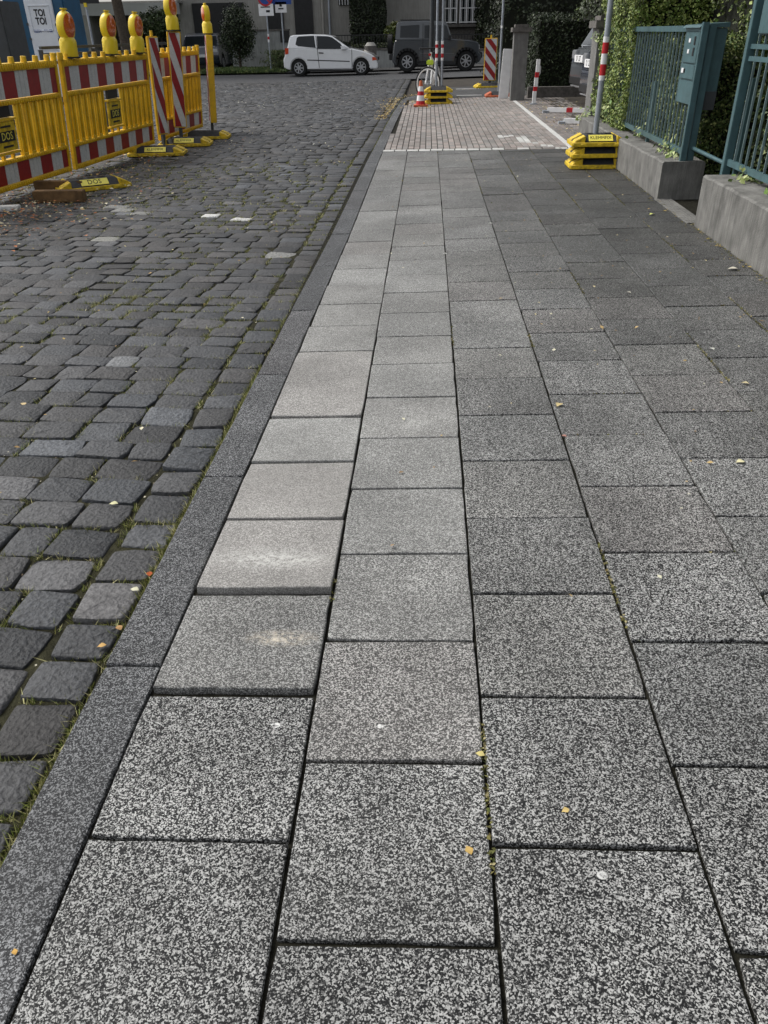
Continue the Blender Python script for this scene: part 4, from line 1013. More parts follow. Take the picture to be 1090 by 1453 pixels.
cpb(MB().box((3.70, 0, .55), (.02, .9, .10)), 'grille', M['black']); cpb(MB().box((3.66, 0, .34), (.06, 1.5, .16)), 'bumper_strip', M['carwhite'], bevel=.02); cpb(MB().box((.03, 0, .36), (.06, 1.5, .14)), 'bumper_strip', M['carwhite'], bevel=.02)
Q_ = lambda *a: [pz(x, y, 85, 646, 215.) for x, y in a]
prof = Q_((130, 575), (122, 545), (128, 500), (140, 400), (150, 375), (590, 372), (640, 375), (760, 385), (835, 402), (848, 430), (850, 490), (866, 500), (866, 560), (840, 578))
roof = Q_((150, 378), (163, 238), (180, 225), (400, 222), (555, 232), (575, 240), (622, 376))
wins = [Q_((190, 358), (195, 262), (345, 255), (352, 262), (348, 362)), Q_((392, 366), (392, 262), (440, 260), (440, 366)), Q_((452, 370), (452, 260), (560, 262), (578, 272), (606, 376))]
car_j, cpb, hw = car('parked_car', 'dark grey boxy off-roader parked side-on behind the bicycle', 'car', Vector((at(551, 60, YC).x, YC, G(0, YC)+.01)), 0, prof, roof, wins, (.77, 3.05), 1.6, M['cargrey'], wr=.34, belt=1.07, taper=.12, flare='black', rimr=.6,
    extras=[('sill', 'black', Q_((330, 555), (640, 560), (640, 585), (330, 580))), ('body_line', 'carsilver', Q_((360, 488), (640, 494), (640, 500), (360, 494))), ('mirror', 'black', Q_((592, 345), (612, 345), (612, 385), (592, 385))), ('door_seam', 'black', Q_((378, 245), (382, 245), (382, 560), (378, 560))), ('head_light', 'rim', Q_((846, 425), (852, 425), (852, 465), (846, 465)))])
o = cpb(MB().cyl((-.02, 0, .93), (.17, 0, .93), .33, n=26), 'spare_wheel', M['tyre'], bevel=.02)
cpb(MB().box((3.62, 0, .52), (.12, 1.5, .2)), 'front_bumper', M['black'], bevel=.02); cpb(MB().box((.13, 0, .5), (.14, 1.5, .2)), 'rear_bumper', M['black'], bevel=.02)
cpb(MB().bar((.5, -.66, 1.72), (2.1, -.66, 1.70), .03, .03).bar((.5, .66, 1.72), (2.1, .66, 1.70), .03, .03), 'roof_rail', M['black'])
# generic hatch for the two cars in the driveway and the one before the garage
gp = [(.10, .28), (.0, .45), (.02, .75), (.10, .98), (3.0, 1.0), (3.9, .86), (4.15, .68), (4.18, .40), (4.1, .25)]
gr_ = [(.16, .98), (.42, 1.42), (.7, 1.5), (1.9, 1.52), (2.3, 1.46), (3.1, 1.0)]
gw = [[(.45, 1.02), (.62, 1.36), (1.5, 1.43), (1.55, 1.03)], [(1.65, 1.04), (1.62, 1.43), (2.2, 1.40), (2.75, 1.06)]]
p = at(292, 85, 41); c3, cpb, hw = car('parked_car', 'dark blue car facing away in front of the garage, behind the beacons', 'car', Vector((p.x, 40.2, -.06)), R(90), gp, gr_, gw, (.8, 3.3), 1.66, M['cardark'], wr=.31, belt=.98,
    extras=[])
for sg in (-1, 1): cpb(MB().box((.03, sg*.66, .82), (.05, .26, .14)), 'tail_light', M['rim'], bevel=.01)
cpb(MB().box((-.01, 0, .62), (.03, .5, .11)), 'number_plate', M['white']); cpb(MB().box((.2, 0, .98), (.03, 1.3, .03)), 'chrome_strip', M['rim'])
# driveway cars point across the photograph towards the pavement
def drive_car(x, y, paint, label, hd, zs=1.0):
    c, cpb, hw = car('parked_car', label, 'car', Vector((x, y, G(x, y))), hd, gp, gr_, gw, (.8, 3.3), 1.76, paint, wr=.31, belt=.98)
    for sg in (-1, 1):
        cpb(MB().box((.045, sg*.72, .86), (.07, .26, .16)), 'tail_light', M['rim'], bevel=.015)
    pl = cpb(MB().box((-.008, .30, .80), (.03, .50, .12)), 'number_plate', M['whitepaint'])
    cu = bpy.data.curves.new('lettering', 'FONT'); cu.body = 'D  27'; cu.size = .12; cu.align_x = 'CENTER'; cu.align_y = 'CENTER'; cu.extrude = .001; cu.materials.append(M['ink'])
    t = bpy.data.objects.new('lettering', cu); COL.objects.link(t); t.parent = pl; t.rotation_euler = (R(90), 0, R(-90)); t.location = (-.0245, .30, .80)
    cpb(MB().box((-.005, 0, .42), (.05, 1.5, .12)), 'bumper_insert', M['black'], bevel=.01)
    cpb(MB().box((.0, 0, .33), (.05, 1.3, .02)), 'chrome_strip', M['rim'])
drive_car(3.0, 17.3, M['carsilver'], 'silver grey car in the driveway, farther from the camera', R(8))
drive_car(2.75, 14.9, M['cardark'], 'dark car in the driveway, half hidden by the gate pillar', R(4))

# ------------------------------------------------------------------ gate pillars, walls
def pillar(x, y, w, d, h, label):
    z = G(x, y); e = empty('gate_pillar', (x, y, z), label, 'pillar', 'gate pillars of the driveway')
    MB().box((x, y, z+h/2-.11), (w, d, h-.02)).build('shaft', M['pillar'], e, bevel=.006)
    MB().box((x, y, z+h-.09), (w+.10, d+.10, .085)).build('cap', M['cap'], e, bevel=.006)
    MB().box((x, y, z+h-.02), (w-.02, d-.02, .055)).build('cap_top', M['cap'], e, bevel=.006)
pillar(1.96, 19.28, .30, .30, 1.40, 'far grey gate pillar with dark cap beside the white board')
pillar(2.37, 12.05, .34, .42, 1.44, 'near grey gate pillar with stone cap behind the red and white pole')
def wall(name, label, segs, h, m=M['concrete']):
    e = empty(name, (segs[0][0], segs[0][2], G(2.2, 5)), label, 'wall')
    for i, (x0, x1, y0, y1, hh, nm) in enumerate(segs):
        z = G((x0+x1)/2, y0); mb = MB()
        n = max(2, int((y1-y0)/.12)); v = []
        for j in range(n+1):
            y = y0+(y1-y0)*j/n; a = random.gauss(0, .002); b = random.gauss(0, .0025)
            v += [(x0+a, y, z-.05), (x0+a, y, z+hh-.012+b), (x0+.014+a, y, z+hh+b), (x1-.014, y, z+hh+b), (x1, y, z+hh-.012+b), (x1, y, z-.05)]
        f = [tuple(range(5, -1, -1)), tuple(range(n*6, n*6+6))]
        for j in range(n):
            for k in range(5): f.append((j*6+k, j*6+k+1, j*6+k+7, j*6+k+6))
        mb.add(v, f); mb.build(nm, m, e)
    return e
wall('garden_wall', 'long low concrete wall under the teal fence', [(2.075, 2.43, 7.98, 11.83, .30, 'wall_run'), (2.07, 2.44, 7.46, 7.977, .31, 'end_block')], .3)
wall('garden_wall', 'near low concrete wall at the right edge', [(2.09, 2.62, 1.5, 4.9, .36, 'wall_run'), (2.087, 2.62, 4.903, 6.38, .36, 'wall_run')], .36)

# ------------------------------------------------------------------ teal fences
FX = 2.27
def fence(label, y0, y1, zb, zt, x, spacing, ybars, extra_rails=()):
    e = empty('fence', (x, y0, .05), label, 'fence')
    MB().box((x, (y0+y1)/2, zb), (.022, y1-y0, .045)).build('bottom_rail', M['teal'], e)
    MB().box((x, (y0+y1)/2, zt), (.05, y1-y0, .045)).build('top_rail', M['teal'], e)
    for z in extra_rails: MB().box((x, (y0+y1)/2, z), (.018, y1-y0, .03)).build('rail', M['teal'], e)
    y = ybars[0]
    while y < ybars[1]:
        MB().box((x, y, (zb+zt)/2), (.016, .007, zt-zb-.046)).build('bar', M['teallit'], e); y += spacing
    return e
fe = fence('teal metal bar fence with letterbox panel on the low wall', 7.53, 11.7, .42, 1.345, FX, .115, (7.62, 11.6))
MB().box((FX-.02, 7.51, .70), (.05, .05, 1.38)).build('post', M['teal'], fe, bevel=.004)
MB().box((FX+.045, 7.53, .85), (.06, .04, 1.06)).build('post', M['teal'], fe, bevel=.004)
for y in (9.0, 10.4): MB().box((FX+.03, y, .60), (.03, .04, .6)).build('post', M['teal'], fe)
lb = empty('letterbox', (FX, 7.8, .8), 'teal letterbox and intercom panel with white name tags on the fence', 'letterbox')
bxo = MB().box((FX+.085, 7.80, 1.065), (.20, .47, .56)).build('case', M['teal'], lb, bevel=.006)
MB().box((FX-.022, 7.795, 1.21), (.012, .40, .23)).build('upper_panel', M['teal'], lb, bevel=.003)
MB().box((FX-.022, 7.795, 1.03), (.012, .40, .11)).build('letter_flap', M['teal'], lb, bevel=.003)
MB().box((FX-.020, 7.795, .875), (.010, .40, .17)).build('lower_panel', M['teal'], lb, bevel=.003)
MB().prism([(-.055, 0), (.19, 0), (.19, .035), (-.03, .02)], (FX, 7.55, 1.352), (1, 0, 0), (0, 0, 1), (0, 1, 0), .49).build('rain_hood', M['teal'], lb)
for z in (1.26, 1.18):
    MB().box((FX-.030, 7.84, z), (.008, .045, .03)).build('name_tag', M['whitepaint'], lb)
    MB().box((FX-.030, 7.70, z), (.006, .035, .06)).build('speaker_slot', M['black'], lb)
MB().box((FX-.030, 7.92, 1.035), (.008, .06, .035)).build('name_tag', M['whitepaint'], lb)
MB().box((FX-.030, 7.87, 1.035), (.008, .03, .03)).build('key_hole', M['black'], lb)
MB().box((FX+.10, 7.553, .82), (.16, .006, .14)).build('lock_plate', M['darksteel'], lb)
fr = fence('teal metal fence on the near wall at the right edge', 2.6, 6.55, .475, 1.9, 2.31, .12, (2.7, 6.5), (1.16, 1.235))
MB().box((2.31, 6.57, .98), (.06, .06, 1.95)).build('post', M['teal'], fr, bevel=.004)
MB().box((2.345, 6.46, .7), (.03, .03, .68)).build('post', M['teal'], fr)
MB().box((2.35, 6.15, 1.56), (.14, .5, .5)).build('letterbox_case', M['teal'], fr, bevel=.006)
o = MB().cyl((2.32, 7.52, .46), (2.36, 6.6, .435), .016, n=10).build('gate_bar', M['teal'], smooth=True); tag(o, 'thin teal bar closing the gateway between the two fences', 'bar')

# ------------------------------------------------------------------ poles on the right, plate stacks
def banded_pole(x, y, z0, h, r, bands, label, topx=0, topy=0, group=None, reflect=None):
    e = empty('sign_pole', (x, y, z0), label, 'pole', group)
    a = Vector((x, y, z0)); b = Vector((x+topx, y+topy, z0+h))
    MB().cyl(a, b, r, n=14).build('tube', M['galv'], e, smooth=True)
    for (t0, t1, m) in bands: MB().cyl(a+(b-a)*(t0/h), a+(b-a)*(t1/h), r+.0025, n=14, cap=True).build('band', M[m], e, smooth=True)
    return e
def stack(c, rot, n, labels, group, lab_text=None, side='footyellow', sc=1):
    for k in range(n):
        foot_plate(c+Vector((0, 0, .112*k)), rot+R((k % 2)*1.5), labels[k], group, side=side, lab_text=lab_text if k == n-1 else None, top_label=(k == n-1 and lab_text is not None), L=.5*sc+.1, Wd=.40)
# near stack: seen end-on, the long side running away from the camera
q = W(846, 240)
stack(gz((q.x+.02, q.y+.2)), R(0), 3, ['lowest yellow and black foot plate of the stack by the red and white pole', 'middle yellow and black foot plate of the stack by the red and white pole', 'topmost foot plate with yellow label in the stack by the red and white pole'], 'stacked foot plates', 'KLEMMFIX')
px = W(846, 246); bx = q.x-.01; by = q.y+.22
banded_pole(bx, by, G(bx, by)+.05, 3.2, .03, [], 'galvanised pole with red and white bands standing in the plate stack', 0, 0)
po = [o for o in bpy.data.objects if o.name.startswith('sign_pole')][-1]
def zat(pxx, pyy, y): return at(pxx, pyy, y).z
for (ya, yb2, m) in ((52, 60, 'whitepaint'), (60, 76, 'redbright'), (76, 91, 'whitepaint'), (91, 107, 'redbright'), (107, 114, 'whitepaint')):
    MB().cyl((bx, by, zat(860, yb2, by)), (bx, by, zat(860, ya, by)), .033, n=14).build('band', M[m], po, smooth=True)
# far stack with two poles
q = W(622, 148)
stack(gz((q.x, q.y+.2)), 0, 3, ['lowest foot plate of the stack beside the traffic cone', 'middle foot plate of the stack beside the traffic cone', 'topmost foot plate of the stack beside the traffic cone'], 'stacked foot plates')
for (pxx, off, lab) in ((617, -.07, 'left of two thin galvanised poles with red and white bands behind the bicycle'), (624, .05, 'right of two thin galvanised poles with red and white bands behind the bicycle')):
    X = q.x+off+.02; Y = q.y+.25; e = banded_pole(X, Y, G(X, Y)+.3, 3.0, .024, [], lab, group='twin poles by the bicycle')
    for (ya, yb2, m) in ((58, 63, 'whitepaint'), (63, 68, 'redbright'), (68, 76, 'whitepaint'), (76, 82, 'redbright'), (82, 86, 'whitepaint')):
        MB().cyl((X, Y, zat(620, yb2, Y)), (X, Y, zat(620, ya, Y)), .027, n=12).build('band', M[m], e, smooth=True)
Yl = 27; a = at(612, 100, Yl); b = at(613, 0, Yl); o = MB().cyl((a.x, Yl, 0), (b.x+.02, Yl, 5.2), .075, .05, n=12).build('lamp_post', M['darksteel'], smooth=True); tag(o, 'dark street lamp post behind the twin poles', 'lamp post')
# thin pole and plates near the far pillar
q = W(707, 137)
stack(gz((q.x, q.y)), 0, 1, ['black foot plate with orange edge at the foot of the far pillar'], 'stacked foot plates', side='footorange')
banded_pole(q.x, q.y, G(q.x, q.y)+.03, 3.4, .024, [(1.32, 1.37, 'whitepaint')], 'plain galvanised pole in front of the far gate pillar')
q = W(694, 124); foot_plate(gz(q), R(10), 'yellow foot plate under the red and white striped board', FG, top_label=False)
beacon(gz(q), .16, .98, 0, 'red and white striped board in a yellow frame beside the off-roader', w=.33, slope=1, group=None, steps=3)
# white board by the pillar
pa = at(716, 132, 19.9); o = MB().box((at(718, 100, 19.9).x, 19.9, .50), (.22, .05, 1.0), Matrix.Rotation(R(3), 3, 'Y')).build('white_board', M['whitepaint'], bevel=.01); tag(o, 'plain white board leaning beside the far gate pillar', 'board')
# traffic cone
q = W(597, 151); e = empty('traffic_cone', gz(q), 'orange and white traffic cone in front of the bicycle', 'traffic cone'); x, y, z = gz(q)
MB().box((x, y, z+.02), (.30, .30, .04)).build('base', M['footorange'], e, bevel=.01)
zz = 0.04; 
for (a, b, m, nm) in ((.04, .12, 'redbright', 'body'), (.12, .24, 'whitepaint', 'white_band'), (.24, .33, 'redbright', 'body'), (.33, .44, 'whitepaint', 'white_band'), (.44, .56, 'footorange', 'tip')):
    ra = .105-.14*a; rb = .105-.14*b; MB().cyl((x, y, z+a*.85+.006), (x, y, z+b*.85+.0055), ra, rb, 16).build(nm, M[m], e, smooth=True)
# bicycle: seen nearly end-on with its front wheel turned
q = W(606, 146); bx, by = q.x+.02, 19.9; bz = G(bx, by)
e = empty('bicycle', (bx, by, bz), 'white bicycle leaning behind the cone and twin poles', 'bicycle')
def ring(c, ax, r, t, n=36, k=6):
    c = Vector(c); ax = Vector(ax).normalized(); u = ax.cross(z_).normalized(); w = ax.cross(u); v = []; f = []
    for i in range(n):
        a = 2*math.pi*i/n; d = u*math.cos(a)+w*math.sin(a)
        for j in range(k): b = 2*math.pi*j/k; v.append(c+d*(r+t*math.cos(b))+ax*t*math.sin(b))
    for i in range(n):
        for j in range(k): f.append((i*k+j, ((i+1) % n)*k+j, ((i+1) % n)*k+(j+1) % k, i*k+(j+1) % k))
    mb = MB(); mb.add(v, f); return mb
def wheel(c, ax, nm):
    w = ring(c, ax, .325, .021).build('wheel', M['tyre'], e, smooth=True)
    sub(ring(c, ax, .296, .016).build('rim', M['whitepaint'], smooth=True), w)
    mb = MB(); ax = Vector(ax).normalized(); u = ax.cross(z_).normalized(); v_ = ax.cross(u)
    for i in range(14): a = 2*math.pi*i/14; mb.bar(Vector(c), Vector(c)+(u*math.cos(a)+v_*math.sin(a))*.295, .003, .003)
    mb.cyl(Vector(c)-ax*.04, Vector(c)+ax*.04, .02, n=10); sub(mb.build('spokes', M['galv']), w)
fwc = Vector((bx, by, bz+.345)); rwc = Vector((bx+.22, by+1.02, bz+.345)); wheel(fwc, (.55, .83, 0), 'f'); wheel(rwc, (.98, -.2, 0), 'r')
hd = Vector((bx+.06, by+.22, bz+.86)); bbk = Vector((bx+.13, by+.58, bz+.30)); st_ = Vector((bx+.17, by+.72, bz+.80))
MB().cyl(hd-z_*.12, bbk, .024, n=8).cyl(hd, st_-z_*.1, .024, n=8).cyl(bbk, st_, .017, n=8).cyl(bbk, rwc, .01, n=6).cyl(st_-z_*.08, rwc, .01, n=6).build('frame', M['whitepaint'], e, smooth=True)
MB().cyl(fwc+Vector((-.06, .03, 0)), hd-z_*.14+Vector((-.05, 0, 0)), .02, n=8).cyl(fwc+Vector((.06, -.03, 0)), hd-z_*.14+Vector((.03, 0, 0)), .02, n=8).cyl(hd-z_*.15, hd+z_*.1, .018, n=8).build('fork', M['whitepaint'], e, smooth=True)
MB().cyl(hd+Vector((-.26, -.05, .17)), hd+Vector((.20, .10, .17)), (.018), n=8).cyl(hd+z_*.08, hd+z_*.17, .016, n=8).build('handlebar', M['black'], e, smooth=True)
MB().box(st_+z_*.13, (.14, .26, .06)).cyl(st_, st_+z_*.12, .014, n=8).build('saddle', M['black'], e, bevel=.02)
MB().box(hd+Vector((-.02, -.06, -.10)), (.16, .10, .10)).build('reflective_bag', M['hivis'], e, bevel=.02)
MB().box(hd+Vector((-.03, -.03, .05)), (.06, .05, .05)).build('front_light', M['redbright'], e, bevel=.01)
# parking posts
GP = 'red and white folding parking posts'
q = W(757, 148); x, y, z = gz(q); e = empty('parking_post', (x, y, z), 'upright white parking post with red bands in the driveway', 'parking post', GP)
dd = Vector((.04, 0, .80)); 
for (a, b, m) in ((0, .30, 'whitepaint'), (.30, .40, 'redbright'), (.40, .60, 'whitepaint'), (.60, .72, 'redbright'), (.72, .999, 'whitepaint')):
    MB().box(Vector((x, y, z))+dd*((a+b)/2), (.07, .07, .80*(b-a)-.001)).build('band', M[m], e)
MB().cyl((x+.05, y, z+.50), (x+.085, y, z+.56), .012, n=8).cyl((x+.085, y, z+.56), (x+.085, y, z+.66), .012, n=8).cyl((x+.085, y, z+.66), (x+.05, y, z+.72), .012, n=8).build('handle', M['whitepaint'], e, smooth=True)
MB().box((x, y, z+.01), (.14, .12, .02)).build('base', M['galv'], e)
def folded(p0, p1, lab, red):
    a = W(*p0); b = W(*p1); a = gz(a, .05); b = gz(b, .05); e = empty('parking_post', a, lab, 'parking post', GP)
    d = b-a
    for (t0, t1, m) in ((0, .5, 'whitepaint'), (.5, .66, 'redbright' if red else 'whitepaint'), (.66, 1, 'whitepaint')):
        MB().bar(a+d*(t0+.001), a+d*(t1-.001), .07, .07).build('band', M[m], e)
    MB().box(a+Vector((-.04, 0, -.03)), (.1, .12, .04)).build('base', M['galv'], e)
folded((777, 160), (832, 161), 'folded-down white parking post with one red band', True)
folded((800, 176), (850, 177), 'folded-down plain white parking post nearest the camera', False)
for (a, b) in (((647, 127), (686, 126)), ((648, 136), (690, 135))):
    A = W(*a); B = W(*b); o = MB().box(((A.x+B.x)/2, (A.y+B.y)/2, G(A.x, A.y)+.014), (B.x-A.x, .10, .006)).build('painted_line', M['roadpaint']); kind(o, 'structure')

# ------------------------------------------------------------------ greenery on the right
hedge('hedge', 'tall yellow green ivy hedge behind the teal fence', (2.20, 3.4), (9.95, 11.75), (.36, 2.6), 52000, (.125, .175, .033), .032, light=(.48, .56, .18), pl=.16, faces='xyZ')
hedge('hedge', 'dark green hedge seen through the bars of the teal fence', (2.42, 3.4), (7.9, 9.7), (.1, 1.25), 34000, (.07, .105, .026), .03, light=(.32, .35, .12), pl=.16, faces='xyZ')
hedge('hedge', 'high dark shrubbery above and behind the fence', (2.9, 7), (7.6, 12.5), (1.0, 3.4), 48000, (.08, .115, .026), .045, light=(.26, .32, .09), pl=.18, bulge=.3, faces='xyZ')
hedge('hedge', 'low dark shrubs inside the gateway', (3.0, 5), (6.6, 8.2), (.0, .75), 9000, (.025, .035, .012), .05, light=(.08, .1, .05), pl=.1, bulge=.2, faces='xyZ')
hedge('hedge', 'ivy grown fence hedge at the right edge', (2.40, 3.2), (2.6, 6.4), (.3, 2.2), 22000, (.055, .08, .022), .035, light=(.28, .32, .14), pl=.15, faces='xYyZ')
hedge('hedge', 'clipped dark hedge behind the parking posts', (2.35, 7), (20.2, 21.6), (.12, 1.62), 22000, (.022, .034, .012), .05, light=(.07, .10, .04), pl=.08, faces='xyZ')
hedge('hedge', 'broad dark evergreen mass behind the far gate pillar', (1.9, 10), (24.6, 27), (.0, 4.2), 22000, (.018, .026, .010), .08, light=(.05, .07, .03), pl=.1, bulge=.5, faces='xyZ')
hedge('hedge', 'ivy covered bush beside the near gate pillar top', (3.2, 6.5), (16.5, 20.0), (1.5, 3.6), 16000, (.03, .045, .013), .07, light=(.12, .16, .05), pl=.1, bulge=.3, faces='xyZ')
o = MB().box((4.4, 19.85, .12), (4.3, .18, .28)).build('low_wall', M['cap']); tag(o, 'low dark wall under the clipped hedge', 'wall')
# ivy sprays on the wall top and by the pillar
P = []; 
for (cx, cyy, cz, s, n) in ((2.26, 8.1, .36, .10, 60), (2.25, 7.75, .34, .08, 40), (2.3, 9.3, .36, .14, 60), (2.22, 11.2, .42, .16, 140), (2.28, 10.6, .5, .18, 120), (2.12, 11.85, .3, .10, 60), (2.2, 11.82, 1.22, .08, 50), (2.3, 6.1, .40, .08, 40), (2.32, 5.6, .39, .06, 20)):
    for k in range(n): P.append((cx+random.gauss(0, s*.5), cyy+random.gauss(0, s), cz+abs(random.gauss(0, s*.5))))
P = np.array(P); o = quads('ivy_sprays', P, np.tile([-1, -.3, 1.], (len(P), 1)), np.full(len(P), .05), leafcols(len(P), (.14, .2, .05), .3, light=(.4, .45, .2), pl=.35), M['leaf'])

# ------------------------------------------------------------------ background: houses, verge, trees
YF = 44.0
def ax(px, py=20, Y=YF): return at(px, py, Y).x
def azz(px, py, Y=YF): return at(px, py, Y).z
x0, x1 = ax(250), ax(612)
hs_ = empty('stone_house', ((x0+x1)/2, YF, 0), 'sandstone house with dark doorways behind the white car', 'house')
MB().box(((x0+x1)/2, YF+4.3, 4), (x1-x0, 8, 8.4)).build('wall', M['house'], hs_)
# ashlar blocks
def ashlar(parent, xa, xb, za, zb, Y, holes, lim=300):
    cnt = 0; z = za; row = 0; V = []; Fc = []; C_ = []
    while z < zb:
        h = random.choice((.42, .36, .5)); x = xa-random.random()*.5
        while x < xb:
            w = random.uniform(.6, 1.25); a, b = max(x, xa), min(x+w, xb)
            cxm = (a+b)/2; hit = any(hx0-.02 < b and a < hx1+.02 and hz0-.02 < z+h and z < hz1+.02 for hx0, hx1, hz0, hz1 in holes)
            if b-a > .12:
                parts = [(a, b)]
                if hit:
                    parts = []
                    for hx0, hx1, hz0, hz1 in holes:
                        if hx0 < b and a < hx1 and hz0 < z+h and z < hz1:
                            if hx0-a > .12: parts.append((a, hx0))
                            if b-hx1 > .12: parts.append((hx1, b))
                for a2, b2 in parts:
                    k = random.uniform(.68, 1.1); c = (.55*k, .505*k, .41*k)
                    mb = MB(); cx_, cz_ = (a2+b2)/2, z+h/2; hx, hz = (b2-a2)/2-.022, h/2-.022; d = .06+random.uniform(0, .015)
                    v = [(-hx, 0, -hz), (hx, 0, -hz), (hx, 0, hz), (-hx, 0, hz), (-hx+.01, -d, -hz+.01), (hx-.01, -d, -hz+.01), (hx-.01, -d, hz-.01), (-hx+.01, -d, hz-.01)]
                    f = [(4, 5, 6, 7), (0, 1, 5, 4), (1, 2, 6, 5), (2, 3, 7, 6), (3, 0, 4, 7)]
                    mb.add(v, f); o = mb.build('stone_block', M['stone_block'], parent, loc=(cx_, Y, cz_)); set_col(o.data, [c]*5); cnt += 1
            x += w
        z += h
    return cnt
holes = [(ax(272), ax(345), -1, azz(300, 4)), (ax(378), ax(401), azz(390, 42), 3.6), (ax(417), ax(443), -1, 6), (ax(480), ax(496), azz(490, 7), 6)]
ashlar(hs_, x0, x1, 0, 3.5, YF+.28, holes)
for i, (a, b, za, zb) in enumerate(holes):
    if i == 3:
        w = MB().box(((a+b)/2, YF+.25, (za+3.6)/2), (b-a, .1, 3.6-za)).build('window', M['glass'], hs_)
        mb = MB()
        for k in range(4): xx = a+(b-a)*(k+.5)/4; mb.cyl((xx, YF+.17, za), (xx, YF+.17, 3.6), .02, n=6)
        sub(mb.build('window_bars', M['whitepaint']), w)
    else: MB().box(((a+b)/2, YF+.26, (max(za, -.1)+min(zb, 4))/2), (b-a, .12, min(zb, 4)-max(za, -.1))).build('garage_door' if i == 0 else 'doorway', M['darkdoor'], hs_)
for pxx in (458, 467): X = ax(pxx); o = MB().cyl((X, YF+.12, .4), (X, YF+.12, 4.5), .06, n=10).build('downpipe', M['galv'] if pxx == 467 else M['house'], hs_, smooth=True)
# right-hand house with white windows
xa, xb = ax(604, 20, 45), ax(720, 20, 45)
h2 = empty('villa', ((xa+xb)/2, 45, 0), 'dark stone villa with white barred windows behind the off-roader', 'house')
MB().box(((xa+xb)/2, 49.2, 4), (xb-xa, 8, 8.4)).build('wall', M['cap'], h2)
wz = azz(640, 33, 45)
hol2 = [(ax(p0, 20, 45), ax(p1, 20, 45), wz, 6) for p0, p1 in ((630, 648), (653, 680))]
ashlar(h2, xa+.4, xb, 0, 3.4, 45.18, hol2)
for a, b, za, zb in hol2:
    w = MB().box(((a+b)/2, 45.15, (za+3.6)/2), (b-a, .06, 3.6-za)).build('window', M['glass'], h2)
    mb = MB(); n = 2 if b-a < .9 else 3
    for k in range(n+1): xx = a+(b-a)*k/n; mb.box((xx, 45.09, (za+3.6)/2), (.06, .06, 3.6-za))
    for zz in (za+.04, za+.62, za+1.2): mb.box(((a+b)/2, 45.085, zz), (b-a, .05, .045))
    for k in range(n*2): xx = a+(b-a)*(k+.5)/(n*2); mb.box((xx, 45.095, (za+3.6)/2), (.02, .03, 3.6-za))
    sub(mb.build('frame', M['whitepaint']), w)
    sl = MB().box(((a+b)/2, 45.0, za-.10), (b-a+.2, .25, .12)); sub(sl.build('sill', M['cap']), w)
# low carport building at left
cx0, cx1 = ax(84, 20, 43), ax(252, 20, 43)
cp_ = empty('garage_building', (cx0, 43, 0), 'low garage building with pale fascia and open bays, left background', 'building')
MB().box(((cx0+cx1)/2, 43.25, azz(180, 13, 43)), (cx1-cx0, .5, azz(180, 5, 43)-azz(180, 22, 43))).build('fascia', M['housewhite'], cp_)
MB().box(((cx0+cx1)/2, 46, azz(180, 5, 43)+.05), (cx1-cx0, 5.5, .1)).build('roof', M['house'], cp_)
MB().box(((cx0+cx1)/2, 48.5, 1), (cx1-cx0, .2, 3)).build('rear_wall', M['darkdoor'], cp_)
MB().box(((cx0+ax(124, 20, 43))/2, 45.4, .9), (ax(124, 20, 43)-cx0, 5, azz(180, 22, 43)+.5)).build('side_wall', M['house'], cp_)
MB().box((ax(165, 20, 43), 43.3, 1), (.2, .3, 2.6)).build('pier', M['house'], cp_)
# leaning trunk and red-white marker pole before it
a = at(181, 70, 38); b = at(168, 0, 38); tr = tree('street tree with a grey leaning trunk before the garage building', a.x-.5, 38, 11, 3.4, 9000, (.03, .042, .014), 7.5, .16, light=(.09, .12, .04)); MB().cyl((a.x+.05, 38, -.1), (b.x-.3, 38, b.z+3.5), .24, .18, n=12).build('trunk', M['trunk'], tr, smooth=True)
for ch in list(tr.children):
    if ch.name.startswith('trunk') and ch is not tr.children[-1] and len(ch.data.vertices) > 40: bpy.data.objects.remove(ch)
X = at(128, 40, 26).x; e = banded_pole(X, 26, -.1, 2.9, .03, [(.7, .82, 'whitepaint'), (.95, 1.1, 'redbright'), (1.1, 1.25, 'whitepaint')], 'marker pole with red and white bands behind the lamps')
MB().box((X+.12, 26, at(135, 3, 26).z+.05), (.55, .06, .16)).build('sign_board', M['black'], e); MB().box((X, 25.97, at(127, 7, 26).z), (.08, .05, .1)).build('yellow_clip', M['lampyellow'], e)
